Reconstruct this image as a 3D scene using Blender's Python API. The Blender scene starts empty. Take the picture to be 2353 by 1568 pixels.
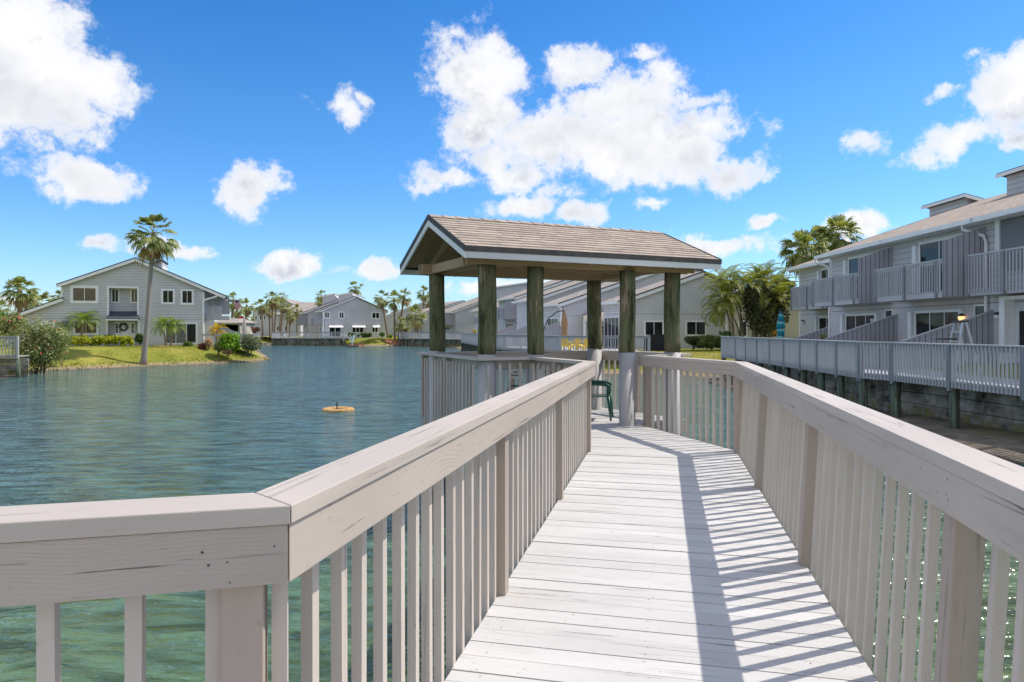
import bpy, math, random
import numpy as np
from mathutils import Vector, Matrix, Quaternion
R = math.radians
random.seed(7); np.random.seed(7)
scene = bpy.context.scene
col = scene.collection

# ------------------------------------------------------------------ camera, sky, sun, exposure
FPX, CX, YH = 1569.0, 1176.5, 758.0        # focal length and horizon measured on a 2353 px wide print
cam_data = bpy.data.cameras.new('camera'); cam = bpy.data.objects.new('camera', cam_data); col.objects.link(cam)
cam_data.sensor_width = 36.0; cam_data.lens = 24.0; cam_data.shift_y = -26.0 / 2353.0
cam_data.clip_start = 0.05; cam_data.clip_end = 3000
cam.location = (0, 0, 0); cam.rotation_euler = (R(90), 0, 0)
scene.camera = cam
scene.view_settings.view_transform = 'Standard'; scene.view_settings.look = 'None'
scene.view_settings.exposure = 0.43; scene.view_settings.gamma = 1.0
scene.cycles.max_bounces = 6; scene.cycles.transparent_max_bounces = 8
scene.cycles.sample_clamp_indirect = 6; scene.cycles.caustics_reflective = False; scene.cycles.caustics_refractive = False

SUNV = Vector((0.77, 0.28, 1.09)).normalized()
sun_d = bpy.data.lights.new('sun', 'SUN'); sun_d.energy = 3.3; sun_d.angle = R(0.53); sun_d.color = (1.0, 0.94, 0.84)
sun = bpy.data.objects.new('sun', sun_d); col.objects.link(sun); sun.location = (30, 10, 40)
sun.rotation_euler = (-SUNV).to_track_quat('-Z', 'Y').to_euler()

class NT:
    def __init__(s, tree): s.t = tree; s.n = tree.nodes; s.l = tree.links
    def new(s, kind, **kw):
        nd = s.n.new('ShaderNode' + kind)
        for k, v in kw.items():
            if k.startswith('i_'):
                key = k[2:].replace('_', ' ')
                s.set(nd.inputs[key], v)
            elif k.startswith('n'):
                if k[1:].isdigit(): s.set(nd.inputs[int(k[1:])], v)
                else: setattr(nd, k, v)
            else: setattr(nd, k, v)
        return nd
    def set(s, sock, v):
        if isinstance(v, bpy.types.NodeSocket): s.l.new(v, sock)
        elif isinstance(v, bpy.types.Node): s.l.new(v.outputs[0], sock)
        else: sock.default_value = v
    def math(s, op, a, b=None, c=None, clamp=False):
        nd = s.n.new('ShaderNodeMath'); nd.operation = op; nd.use_clamp = clamp
        s.set(nd.inputs[0], a)
        if b is not None: s.set(nd.inputs[1], b)
        if c is not None: s.set(nd.inputs[2], c)
        return nd.outputs[0]
    def vmath(s, op, a, b=None, out=0):
        nd = s.n.new('ShaderNodeVectorMath'); nd.operation = op
        s.set(nd.inputs[0], a)
        if b is not None: s.set(nd.inputs[1], b)
        return nd.outputs[out]
    def noise(s, vec, scale, detail=4, rough=.55, dist=0, out=0):
        nd = s.n.new('ShaderNodeTexNoise')
        s.set(nd.inputs['Vector'], vec); nd.inputs['Scale'].default_value = scale
        nd.inputs['Detail'].default_value = detail; nd.inputs['Roughness'].default_value = rough
        nd.inputs['Distortion'].default_value = dist
        return nd.outputs[out]
    def ramp(s, fac, stops, interp='LINEAR'):
        nd = s.n.new('ShaderNodeValToRGB'); s.set(nd.inputs[0], fac)
        cr = nd.color_ramp; cr.interpolation = interp
        while len(cr.elements) < len(stops): cr.elements.new(.5)
        for e, (p, c) in zip(cr.elements, stops):
            e.position = p; e.color = (c, c, c, 1) if isinstance(c, (int, float)) else (*c, 1)
        return nd.outputs[0]
    def mix(s, fac, a, b, blend='MIX'):
        nd = s.n.new('ShaderNodeMix'); nd.data_type = 'RGBA'; nd.blend_type = blend
        s.set(nd.inputs[0], fac)
        for i, v in ((6, a), (7, b)):
            if isinstance(v, tuple) and len(v) == 3: v = (*v, 1)
            s.set(nd.inputs[i], v)
        return nd.outputs[2]

world = bpy.data.worlds.new('World'); scene.world = world; world.use_nodes = True
def build_world():
    w = NT(world.node_tree); w.n.clear()
    sky = w.new('TexSky', sky_type='NISHITA', sun_disc=False, sun_elevation=R(53), sun_rotation=R(70),
                altitude=0, air_density=1.0, dust_density=0.3, ozone_density=3.0)
    hs = w.new('HueSaturation'); hs.inputs['Saturation'].default_value = 1.33; hs.inputs['Value'].default_value = 1.0
    hs.inputs['Hue'].default_value = 0.497
    w.l.new(sky.outputs[0], hs.inputs['Color'])
    tc = w.new('TexCoord'); d = tc.outputs['Generated']
    # clouds: ellipsoids of direction, (x/y, z/y, half width, half height, strength)
    def vp(x, y, rx, ry, s=1.0): return ((x - CX) / FPX, (YH - y) / FPX, rx / FPX, ry / FPX, s)
    C = [vp(70, 70, 165, 150), vp(150, 180, 170, 110), vp(20, 230, 200, 90), vp(190, 270, 75, 50, .8), vp(290, 200, 80, 50, .6), vp(-60, 120, 150, 220),
         vp(200, 415, 105, 46, .9), vp(578, 425, 78, 68, 1.0), vp(790, 245, 42, 52, .62), vp(835, 222, 26, 30, .5),
         vp(1100, 190, 115, 120), vp(1090, 290, 80, 90), vp(1120, 360, 110, 60, .9), vp(1010, 420, 90, 36, .75), vp(1180, 400, 120, 60, .95), vp(1250, 330, 150, 85, 1.0), vp(1040, 400, 110, 45, .8), vp(1110, 250, 100, 130, 1.0),
         vp(1430, 240, 150, 90, 1.1), vp(1420, 330, 240, 100, 1.15), vp(1570, 340, 160, 85, 1.05), vp(1690, 390, 80, 55), vp(1330, 160, 110, 50, .72),
         vp(1470, 130, 75, 26, .55), vp(1600, 250, 90, 30, .6), vp(1220, 480, 120, 34, .95), vp(1340, 490, 70, 28, .85), vp(1270, 440, 110, 40, .6),
         vp(1495, 470, 42, 22, .55), vp(1762, 512, 48, 24, .8), vp(1960, 515, 75, 34, .9), vp(660, 608, 75, 34, .95), vp(780, 618, 55, 24, .5), vp(875, 618, 62, 34, .92),
         vp(235, 560, 62, 20, .65), vp(400, 572, 85, 26, .85), vp(2330, 210, 105, 90), vp(2310, 290, 110, 55, .7), vp(2180, 330, 90, 50, .75), vp(2200, 195, 55, 22, .45),
         vp(1985, 325, 70, 30, .42), vp(2345, 330, 50, 50, .9), vp(1640, 570, 150, 40, .95), vp(1480, 600, 150, 40, .8), vp(1110, 655, 90, 22, .9), vp(1350, 640, 200, 30, .85),
         vp(2270, 100, 30, 18, .4), vp(10, 700, 60, 26, .6), vp(705, 228, 22, 9, .3)]
    # noise shared by these clouds and the unseen fill clouds added below
    nz = w.n.new('ShaderNodeTexNoise'); w.l.new(d, nz.inputs['Vector'])
    nz.inputs['Scale'].default_value = 5.5; nz.inputs['Detail'].default_value = 8; nz.inputs['Roughness'].default_value = .62
    n1 = w.math('SUBTRACT', nz.outputs[0], .5)
    warp = w.noise(d, 9, 6, .6, out=1)
    wv = w.vmath('MULTIPLY', w.vmath('SUBTRACT', warp, (.5, .5, .5)), (.085, .03, .07))
    dd = w.vmath('ADD', d, wv)
    fine = w.math('SUBTRACT', w.noise(d, 26, 8, .68), .5)
    dens = None
    for (u, v, ru, rv, s) in C:
        L = math.sqrt(1 + u * u + v * v)
        cx, cy, cz = u / L, 1 / L, v / L
        # tangent squash keeps the ellipse upright at its own direction
        rx = ru / L / math.sqrt(1 + u * u) * 1.05; rz = rv / L
        p = w.vmath('MULTIPLY', w.vmath('SUBTRACT', dd, (cx, cy, cz)), (1 / rx, .6 / rx, 1 / rz))
        ln = w.vmath('LENGTH', p, out=1)
        q = w.math('MULTIPLY_ADD', ln, -s * .78, s)         # s at the centre, 0 just outside
        dens = q if dens is None else w.math('MAXIMUM', dens, q)
    dn = w.math('ADD', dens, w.math('MULTIPLY', n1, 1.35))
    dn = w.math('ADD', dn, w.math('MULTIPLY', fine, 1.25))
    back = w.math('MULTIPLY_ADD', n1, 3.4, .42)           # unseen clouds added overhead and behind the camera to brighten the shade
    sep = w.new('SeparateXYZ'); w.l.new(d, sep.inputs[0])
    fill_area = w.math('MAXIMUM', w.math('LESS_THAN', sep.outputs[1], 0.12), w.math('GREATER_THAN', sep.outputs[2], .56))
    dn = w.math('MAXIMUM', dn, w.math('MULTIPLY', back, fill_area))
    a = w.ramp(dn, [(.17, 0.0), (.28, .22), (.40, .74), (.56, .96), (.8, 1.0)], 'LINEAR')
    up = w.math('SUBTRACT', sep.outputs[2], 0)
    shade = w.noise(w.vmath('ADD', d, (0, 0, .03)), 9, 6, .55)
    thick = w.ramp(dn, [(.3, 0.0), (.8, 1.0)])
    upn = w.noise(w.vmath('ADD', d, (0, .01, .035)), 5.5, 8, .62)
    relief = w.ramp(w.math('SUBTRACT', upn, nz.outputs[0]), [(-.0, 0.0), (.12, 1.0)])
    tone = w.math('MULTIPLY', w.math('MAXIMUM', relief, w.math('MULTIPLY', w.ramp(shade, [(.46, 0.0), (.64, 1.0)]), .6)), thick)
    ccol = w.mix(tone, (1.16, 1.16, 1.18), (.70, .74, .84))
    ccol = w.vmath('SCALE', ccol, None); 
    ccol.node.inputs['Scale'].default_value = 1.0 / SKY_STR * .64
    hz = w.ramp(sep.outputs[2], [(0.0, (.62, .80, 1.12)), (.10, (.72, .86, 1.10)), (.30, (.80, .90, 1.04)), (.62, (.52, .76, 1.0))])
    skyc = w.mix(1.0, hs.outputs[0], hz, 'MULTIPLY')
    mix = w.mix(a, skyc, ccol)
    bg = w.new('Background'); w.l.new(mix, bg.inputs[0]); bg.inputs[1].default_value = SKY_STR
    out = w.new('OutputWorld'); w.l.new(bg.outputs[0], out.inputs[0])
SKY_STR = 0.13
build_world()

# ------------------------------------------------------------------ helpers
def tag(o, label=None, cat=None, group=None, kind=None):
    if label: o['label'] = label
    if cat: o['category'] = cat
    if group: o['group'] = group
    if kind: o['kind'] = kind
    return o
def thing(name, label, cat, loc=(0, 0, 0), group=None):
    o = bpy.data.objects.new(name, None); col.objects.link(o); o.location = loc; o.empty_display_size = .3
    return tag(o, label, cat, group)
def copy_tree(o, parent=None):
    c = o.copy(); col.objects.link(c); c.parent = parent
    if parent is not None: c.matrix_parent_inverse = o.matrix_parent_inverse.copy()
    for ch in [x for x in o.children]: copy_tree(ch, c)
    return c
def WL(o):
    p = Vector(o.location)
    while o.parent is not None: o = o.parent; p = p + Vector(o.location)
    return p
def PV(x, y, D): return Vector(((x - CX) / FPX * D, D, (YH - y) / FPX * D))
def crop(ox, oy, s): return lambda cx, cy: (0.78433 * (ox + s * cx), 0.78433 * (oy + s * cy))
c1 = crop(0, 560, .35714); c2 = crop(600, 800, .2805); c3 = crop(1150, 600, .44643); c4 = crop(2050, 480, .40374)
rE = crop(1440, 780, .17); rF = crop(1160, 820, .17); rG = crop(1800, 780, .17857); rH = crop(2030, 640, .22962); rI = crop(580, 820, .1445)
rL = crop(0, 760, .22953)

class Fr:
    """local frame: a along t, b along n (horizontal), c up"""
    def __init__(s, O, t, n=None):
        s.O = Vector((O[0], O[1], O[2] if len(O) > 2 else 0)); t = Vector((t[0], t[1], 0)).normalized(); s.t = t
        s.n = Vector((n[0], n[1], 0)).normalized() if n is not None else Vector((t.y, -t.x, 0))
    def __call__(s, a, b, c): return s.O + s.t * a + s.n * b + Vector((0, 0, c))
    def px(s, x, y, b=0):
        """where the ray through print point x, y meets the wall plane b"""
        r = Vector(((x - CX) / FPX, 1, 0)); Ob = s.O + s.n * b; n = s.n
        k = (n.x * Ob.x + n.y * Ob.y) / (n.x * r.x + n.y * r.y)
        return ((k * r - Ob).dot(s.t) if False else (k * r.x - Ob.x) * s.t.x + (k * r.y - Ob.y) * s.t.y, (YH - y) / FPX * k)
WF = Fr((0, 0), (1, 0), (0, 1))

class MB:
    def __init__(s): s.v = []; s.f = []; s.uv = []
    def face(s, pts, uvs=None):
        i = len(s.v); s.v.extend([tuple(p) for p in pts]); s.f.append(tuple(range(i, i + len(pts))))
        if uvs is None:
            p0 = Vector(pts[0]); e = (Vector(pts[1]) - p0)
            e = e.normalized() if e.length > 1e-9 else Vector((1, 0, 0))
            nn = e.cross(Vector(pts[2]) - p0); nn = nn.normalized() if nn.length > 1e-12 else Vector((0, 0, 1))
            g = nn.cross(e)
            uvs = [((Vector(p) - p0).dot(e), (Vector(p) - p0).dot(g)) for p in pts]
        s.uv.extend(uvs)
    def hexa(s, c, ext, ro=None):
        """c: 8 corners (a,b,c bits), ext: lengths"""
        if ro is None: ro = (random.uniform(0, 50), random.uniform(0, 50))
        L = sorted(range(3), key=lambda k: -ext[k]); la, lb, lc = L
        def uvof(bits, fa):
            if fa == la: return (bits[lb] * ext[lb] + ro[0], bits[lc] * ext[lc] + ro[1] + 7)
            oth = lb if fa != lb else lc
            return (bits[la] * ext[la] + ro[0], bits[oth] * ext[oth] + ro[1] + (0 if oth == lb else ext[lb]))
        quads = [((0, 0, 0), (0, 1, 0), (1, 1, 0), (1, 0, 0), 2), ((0, 0, 1), (1, 0, 1), (1, 1, 1), (0, 1, 1), 2),
                 ((0, 0, 0), (1, 0, 0), (1, 0, 1), (0, 0, 1), 1), ((0, 1, 0), (0, 1, 1), (1, 1, 1), (1, 1, 0), 1),
                 ((0, 0, 0), (0, 0, 1), (0, 1, 1), (0, 1, 0), 0), ((1, 0, 0), (1, 1, 0), (1, 1, 1), (1, 0, 1), 0)]
        base = len(s.v); s.v.extend([tuple(p) for p in c])
        for q in quads:
            s.f.append(tuple(base + b[0] * 4 + b[1] * 2 + b[2] for b in q[:4]))
            s.uv.extend([uvof(b, q[4]) for b in q[:4]])
    def box(s, F, a0, a1, b0, b1, c0, c1, ro=None):
        cs = [F(a, b, c) for a in (a0, a1) for b in (b0, b1) for c in (c0, c1)]
        s.hexa(cs, (abs(a1 - a0), abs(b1 - b0), abs(c1 - c0)), ro); return s
    def beam(s, p0, p1, w, h, up=(0, 0, 1), side=0.0, drop=0.0):
        """bar from p0 to p1, w wide sideways, h high; top edge at the line minus drop"""
        p0 = Vector(p0); p1 = Vector(p1); d = p1 - p0; t = d.normalized(); sd = t.cross(Vector(up)).normalized(); u = sd.cross(t)
        cs = []
        for a in (0, 1):
            for b in (0, 1):
                for c in (0, 1):
                    cs.append(p0 + d * a + sd * (side - w / 2 + w * b) + u * (-drop - h + h * c))
        s.hexa(cs, (d.length, w, h)); return s
    def tube(s, pts, radii, n=10, caps=True, vscale=1.0):
        pts = [Vector(p) for p in pts]; rings = []
        if not hasattr(radii, '__len__'): radii = [radii] * len(pts)
        ref = None; dist = 0; ro = random.uniform(0, 40)
        for i, p in enumerate(pts):
            t = (pts[min(i + 1, len(pts) - 1)] - pts[max(i - 1, 0)]).normalized()
            if ref is None: ref = Vector((1, 0, 0)) if abs(t.x) < .9 else Vector((0, 1, 0))
            a = (ref - t * ref.dot(t)).normalized(); b = t.cross(a); ref = a
            if i: dist += (p - pts[i - 1]).length
            base = len(s.v)
            for k in range(n):
                th = 2 * math.pi * k / n
                s.v.append(tuple(p + (a * math.cos(th) + b * math.sin(th)) * radii[i]))
            rings.append((base, dist))
        for i in range(len(pts) - 1):
            for k in range(n):
                k2 = (k + 1) % n
                s.f.append((rings[i][0] + k, rings[i][0] + k2, rings[i + 1][0] + k2, rings[i + 1][0] + k))
                w_ = 2 * math.pi * radii[0] / n
                s.uv.extend([(rings[i][1] + ro, k * w_), (rings[i][1] + ro, (k + 1) * w_), (rings[i + 1][1] + ro, (k + 1) * w_), (rings[i + 1][1] + ro, k * w_)])
        if caps:
            s.f.append(tuple(rings[0][0] + k for k in reversed(range(n)))); s.uv.extend([(0, 0)] * n)
            s.f.append(tuple(rings[-1][0] + k for k in range(n))); s.uv.extend([(0, 0)] * n)
        return s
    def prism(s, F, poly, b0, b1):
        """polygon in (a, c) of frame F extruded from b0 to b1"""
        n = len(poly)
        s.face([F(a, b0, c) for a, c in poly], [(a, c) for a, c in poly])
        s.face([F(a, b1, c) for a, c in reversed(poly)], [(a, c) for a, c in reversed(poly)])
        for i in range(n):
            a, c = poly[i]; a2, c2_ = poly[(i + 1) % n]
            s.face([F(a, b0, c), F(a, b1, c), F(a2, b1, c2_), F(a2, b0, c2_)])
        return s
    def build(s, name, mat, parent=None, smooth=False, bevel=0, recalc=False):
        off = WL(parent) if parent is not None else Vector((0, 0, 0))
        me = bpy.data.meshes.new(name)
        va = np.array(s.v, dtype=float).reshape(-1, 3) - np.array(off)
        me.from_pydata(va.tolist(), [], s.f)
        uvl = me.uv_layers.new(name='UVMap')
        uvl.data.foreach_set('uv', np.array(s.uv, dtype=float).ravel())
        if smooth: me.polygons.foreach_set('use_smooth', [True] * len(me.polygons))
        me.update()
        o = bpy.data.objects.new(name, me); col.objects.link(o)
        if mat is not None: me.materials.append(mat)
        if parent is not None: o.parent = parent
        if bevel:
            b = o.modifiers.new('edge', 'BEVEL'); b.width = bevel; b.segments = 2; b.limit_method = 'ANGLE'; b.angle_limit = R(50)
        return o
def leafmesh(name, V, F_, mat, parent=None, smooth=False):
    off = np.array(WL(parent)) if parent is not None else np.zeros(3)
    me = bpy.data.meshes.new(name); V = np.asarray(V, float) - off
    me.vertices.add(len(V)); me.vertices.foreach_set('co', V.ravel())
    F_ = np.asarray(F_, np.int32); k = F_.shape[1]
    me.loops.add(F_.size); me.loops.foreach_set('vertex_index', F_.ravel())
    me.polygons.add(len(F_)); me.polygons.foreach_set('loop_start', np.arange(len(F_), dtype=np.int32) * k)
    me.update(calc_edges=True); me.validate()
    o = bpy.data.objects.new(name, me); col.objects.link(o); me.materials.append(mat)
    if parent is not None: o.parent = parent
    return o

# ------------------------------------------------------------------ materials
MAT = {}
def newmat(name):
    m = bpy.data.materials.new(name); m.use_nodes = True; t = NT(m.node_tree); t.n.clear()
    p = t.new('BsdfPrincipled'); o = t.new('OutputMaterial'); t.l.new(p.outputs[0], o.inputs[0]); MAT[name] = m
    return m, t, p, o
def setp(t, p, color=None, rough=None, spec=None, normal=None, metal=None):
    if color is not None: t.set(p.inputs['Base Color'], (*color, 1) if isinstance(color, tuple) and len(color) == 3 else color)
    if rough is not None: t.set(p.inputs['Roughness'], rough)
    if spec is not None: p.inputs['Specular IOR Level'].default_value = spec
    if normal is not None: t.set(p.inputs['Normal'], normal)
    if metal is not None: p.inputs['Metallic'].default_value = metal
def bump(t, h, strength=.3, dist=.01, normal=None):
    b = t.new('Bump'); b.inputs['Strength'].default_value = strength; b.inputs['Distance'].default_value = dist
    t.set(b.inputs['Height'], h)
    if normal is not None: t.set(b.inputs['Normal'], normal)
    return b.outputs[0]
def plain(name, c, rough=.6, spec=.4, var=.08, scale=3.0, metal=0, bmp=0):
    m, t, p, o = newmat(name); g = t.new('NewGeometry')
    n = t.noise(g.outputs['Position'], scale, 5)
    f = t.ramp(n, [(.3, 1 - var), (.7, 1 + var)])
    setp(t, p, t.mix(1, c, f, 'MULTIPLY'), rough, spec, metal=metal)
    if bmp: setp(t, p, normal=bump(t, t.noise(g.outputs['Position'], scale * 12, 4), bmp, .01))
    return m
def wood_paint(name, c, wear=(.30, .24, .19), grain=.5, rough=.55, crack=.35, dirt=.25, ring=0.0, spec=.35):
    m, t, p, o = newmat(name); uv = t.new('UVMap').outputs[0]
    g1 = t.noise(t.vmath('MULTIPLY', uv, (2.5, 90, 1)), 1.0, 6, .6)
    board = t.noise(t.vmath('MULTIPLY', uv, (.6, .35, 1)), 1.0, 3)
    cr = t.noise(t.vmath('MULTIPLY', uv, (1.1, 42, 1)), 1.0, 4, .6, .8)
    cm = t.ramp(cr, [(.615, 0.0), (.645, 1.0)])
    patch = t.ramp(t.noise(uv, 1.7, 4, .6), [(.45, 0.0), (.68, 1.0)])
    cm = t.math('MULTIPLY', cm, t.math('MULTIPLY', patch, crack))
    spk = t.ramp(t.noise(uv, 34, 3, .6), [(.64, 0.0), (.69, 1.0)])
    spk = t.math('MULTIPLY', spk, t.math('MULTIPLY', t.ramp(t.noise(uv, 2.3, 3), [(.5, 0.0), (.62, 1.0)]), dirt))
    sm = t.math('MULTIPLY', t.ramp(t.noise(t.vmath('MULTIPLY', uv, (1.5, 9, 1)), 1.0, 5, .7), [(.54, 0.0), (.70, 1.0)]), dirt * .6)
    base = t.mix(1, c, t.ramp(board, [(.3, .87), (.7, 1.07)]), 'MULTIPLY')
    base = t.mix(1, base, t.ramp(g1, [(.25, .955), (.75, 1.03)]), 'MULTIPLY')
    base = t.mix(sm, base, tuple(x * .72 for x in c))
    base = t.mix(spk, base, wear)
    base = t.mix(cm, base, tuple(x * .25 for x in wear))
    h = t.math('ADD', t.math('MULTIPLY', g1, grain), t.math('MULTIPLY', cm, -2.5))
    if ring:
        uvd = t.vmath('ADD', t.vmath('MULTIPLY', uv, (2.2, 16, 1)), t.vmath('MULTIPLY', t.noise(t.vmath('MULTIPLY', uv, (1.3, 4, 1)), 1.0, 2, out=1), (3, 5, 0)))
        wv = t.new('TexWave', wave_type='RINGS'); t.l.new(uvd, wv.inputs[0]); wv.inputs['Scale'].default_value = 1.1
        wv.inputs['Distortion'].default_value = 2.0; wv.inputs['Detail'].default_value = 1.5
        wmask = t.ramp(t.noise(uv, .9, 2), [(.45, 0.0), (.6, 1.0)])
        wl = t.ramp(wv.outputs['Fac'], [(.0, 0.0), (.22, 1.0)])
        h = t.math('ADD', h, t.math('MULTIPLY', t.math('MULTIPLY', wl, wmask), ring))
    setp(t, p, base, t.ramp(g1, [(.2, rough - .06), (.8, rough + .08)]), spec, bump(t, h, .6, .0016))
    return m
M_CAP = wood_paint('rail_paint', (.55, .48, .42), ring=.25, crack=1.0, dirt=.6)
M_FASC = wood_paint('fascia_paint', (.50, .43, .37), ring=.7, crack=1.0, dirt=.7)
M_PICK = wood_paint('baluster_paint', (.60, .53, .465), crack=.5, dirt=.6)
M_RPOST = wood_paint('rail_post_shaded', (.43, .355, .30), crack=.6, dirt=.6)  # colour darkened to stand in for the shade on the post faces
M_DECK = wood_paint('deck_paint', (.60, .58, .557), wear=(.42, .30, .2), crack=1.0, dirt=1.0, grain=.7)
M_RIM = wood_paint('rim_paint', (.40, .37, .35), crack=.6, dirt=.6)
M_GREY = wood_paint('grey_rail_paint', (.40, .405, .425), crack=.4, dirt=.35)
M_GREYD = wood_paint('grey_post_paint', (.27, .27, .29), crack=.5, dirt=.5)
M_GREYL = wood_paint('grey_fence_paint', (.50, .495, .51), crack=.3, dirt=.3)
M_BEAM = wood_paint('bare_timber', (.46, .33, .20), wear=(.20, .10, .05), crack=.8, dirt=.9, grain=1, rough=.75, spec=.2, ring=1.0)
M_PLY = wood_paint('roof_boarding', (.38, .265, .165), wear=(.10, .06, .03), crack=1.0, dirt=.9, grain=1, rough=.8, spec=.1)
M_WPOST = wood_paint('whitewashed_wood', (.47, .45, .435), crack=.6, dirt=.6)
M_WHITE = plain('white_trim', (.86, .85, .84), .5, .4, .05, 2.0)
M_WHITEW = wood_paint('white_fascia', (.80, .79, .78), wear=(.4, .2, .08), crack=.3, dirt=.25)
M_DARKT = plain('dark_drip_edge', (.085, .078, .075), .7, .3, .3, 9, bmp=.3)
def m_post():
    m, t, p, o = newmat('treated_post'); uv = t.new('UVMap').outputs[0]; pos = t.new('NewGeometry').outputs['Position']
    g = t.noise(t.vmath('MULTIPLY', uv, (3, 70, 1)), 1.0, 6, .65)
    st = t.noise(t.vmath('MULTIPLY', uv, (.9, 6, 1)), 1.0, 6, .72)
    c = t.ramp(st, [(.34, (.03, .024, .016)), (.42, (.085, .092, .045)), (.50, (.16, .175, .09)), (.57, (.17, .135, .085)), (.68, (.46, .37, .26))])
    c = t.mix(1, c, t.ramp(g, [(.3, .55), (.7, 1.35)]), 'MULTIPLY')
    ck = t.ramp(t.noise(t.vmath('MULTIPLY', uv, (.5, 14, 1)), 1.0, 2, .5), [(.488, 0.0), (.497, 1.0), (.503, 1.0), (.512, 0.0)])
    ckm = t.math('MULTIPLY', ck, t.ramp(t.noise(uv, .9, 2), [(.5, 0.0), (.6, 1.0)]))
    c = t.mix(ckm, c, (.012, .009, .006))
    setp(t, p, c, .85, .15, bump(t, t.math('ADD', g, t.math('MULTIPLY', ckm, -1.0)), .7, .004)); return m
M_POST = m_post()
def m_shingle(name, c, s=.14, w=.33, dark=(.05, .045, .04)):
    m, t, p, o = newmat(name); uv = t.new('UVMap').outputs[0]
    b = t.new('TexBrick', offset=.5, squash=1.0); t.l.new(uv, b.inputs['Vector'])
    b.inputs['Scale'].default_value = 1.0; b.inputs['Brick Width'].default_value = w; b.inputs['Row Height'].default_value = s
    b.inputs['Mortar Size'].default_value = .006; b.inputs['Mortar Smooth'].default_value = .1; b.inputs['Bias'].default_value = 0
    b.inputs['Color1'].default_value = (.82, .82, .82, 1); b.inputs['Color2'].default_value = (1.15, 1.13, 1.1, 1); b.inputs['Mortar'].default_value = (.5, .5, .5, 1)
    gr = t.noise(uv, 160, 2, .7); big = t.noise(uv, .55, 4, .6)
    sp = t.new('SeparateXYZ'); t.l.new(uv, sp.inputs[0])
    row = t.math('FRACT', t.math('DIVIDE', sp.outputs[1], s))            # saw across each course
    jag = t.noise(t.vmath('MULTIPLY', uv, (3.1, .01, 1)), 1.0, 1)
    edge = t.ramp(row, [(.0, 1.0), (.10, 1.0), (.20, 0.0)])
    lap = t.math('MULTIPLY', edge, t.ramp(t.noise(t.vmath('MULTIPLY', uv, (3.2, 1 / s, 1)), 1.0, 2), [(.44, .10), (.54, .85)]))
    cc = t.mix(1, c, b.outputs[0], 'MULTIPLY')
    cc = t.mix(1, cc, t.ramp(gr, [(.3, .8), (.7, 1.2)]), 'MULTIPLY')
    cc = t.mix(1, cc, t.ramp(big, [(.3, .9), (.7, 1.1)]), 'MULTIPLY')
    cc = t.mix(lap, cc, dark)
    setp(t, p, cc, .92, .1, bump(t, t.math('ADD', t.math('MULTIPLY', row, -1.0), t.math('MULTIPLY', b.outputs['Fac'], -.3)), .5, .006)); return m
M_SHING = m_shingle('weathered_shingle', (.43, .36, .305))
M_SHINGF = m_shingle('far_shingle', (.40, .355, .32), s=.15)
M_SHINGD = m_shingle('dark_shingle', (.10, .105, .125), s=.15)
def m_siding(name, c, lap=.20, vertical=False, stucco_below=None, groove=.55):
    m, t, p, o = newmat(name); pos = t.new('NewGeometry').outputs['Position']; sp = t.new('SeparateXYZ'); t.l.new(pos, sp.inputs[0])
    uv = t.new('UVMap').outputs[0]; su = t.new('SeparateXYZ'); t.l.new(uv, su.inputs[0])
    z = su.outputs[0] if vertical else sp.outputs[2]
    fr = t.math('FRACT', t.math('DIVIDE', t.math('ADD', z, 50), lap))
    ln = t.ramp(fr, [(.0, 1.0), (.09, 1.0), (.15, 0.0)])
    n = t.noise(pos, .7, 4); n2 = t.noise(pos, 30, 3)
    if stucco_below is not None:
        up = t.math('GREATER_THAN', sp.outputs[2], stucco_below); ln = t.math('MULTIPLY', ln, up)
        seam = t.math('LESS_THAN', t.math('ABSOLUTE', t.math('SUBTRACT', sp.outputs[2], stucco_below)), .022)
        ln = t.math('MAXIMUM', ln, seam)
    cc = t.mix(1, c, t.ramp(n, [(.3, .93), (.7, 1.07)]), 'MULTIPLY')
    cc = t.mix(1, cc, t.ramp(n2, [(.3, .95), (.7, 1.05)]), 'MULTIPLY')
    cc = t.mix(t.math('MULTIPLY', ln, groove), cc, tuple(x * (.18 if vertical else .5) for x in c))
    h = t.math('ADD', t.math('MULTIPLY', ln, -1.0), t.math('MULTIPLY', n2, .35))
    setp(t, p, cc, .72, .25, bump(t, h, .6, .012)); return m
SID = (.60, .585, .60)
M_SID = m_siding('grey_siding', SID, lap=.24, stucco_below=.95, groove=.85)
M_SIDF = m_siding('pale_grey_siding', (.60, .58, .60), stucco_below=.8)
M_SIDW = m_siding('warm_grey_stucco', (.62, .60, .61), stucco_below=1.15)
M_BATT = m_siding('grey_vertical_boards', (.40, .39, .42), lap=.20, vertical=True, groove=1.0)
M_CREAM = m_siding('cream_siding', (.56, .51, .42))
def m_glass():
    m, t, p, o = newmat('window_glass'); pos = t.new('NewGeometry').outputs['Position']
    n = t.noise(pos, 1.3, 3)
    setp(t, p, t.ramp(n, [(.35, (.005, .006, .008)), (.7, (.03, .03, .034))]), .06, .38); return m
M_GLASS = m_glass()
def m_blind():
    m, t, p, o = newmat('blind_behind_glass'); uv = t.new('NewGeometry').outputs['Position']; sp = t.new('SeparateXYZ'); t.l.new(uv, sp.inputs[0])
    f = t.math('FRACT', t.math('MULTIPLY', t.math('ADD', sp.outputs[2], 50), 14))
    setp(t, p, t.ramp(f, [(.1, (.06, .04, .03)), (.3, (.16, .115, .085))]), .12, .6); return m
M_BLIND = m_blind()
M_VBLIND = plain('pale_vertical_blind', (.16, .155, .15), .2, .5, .5, 6)
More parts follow.
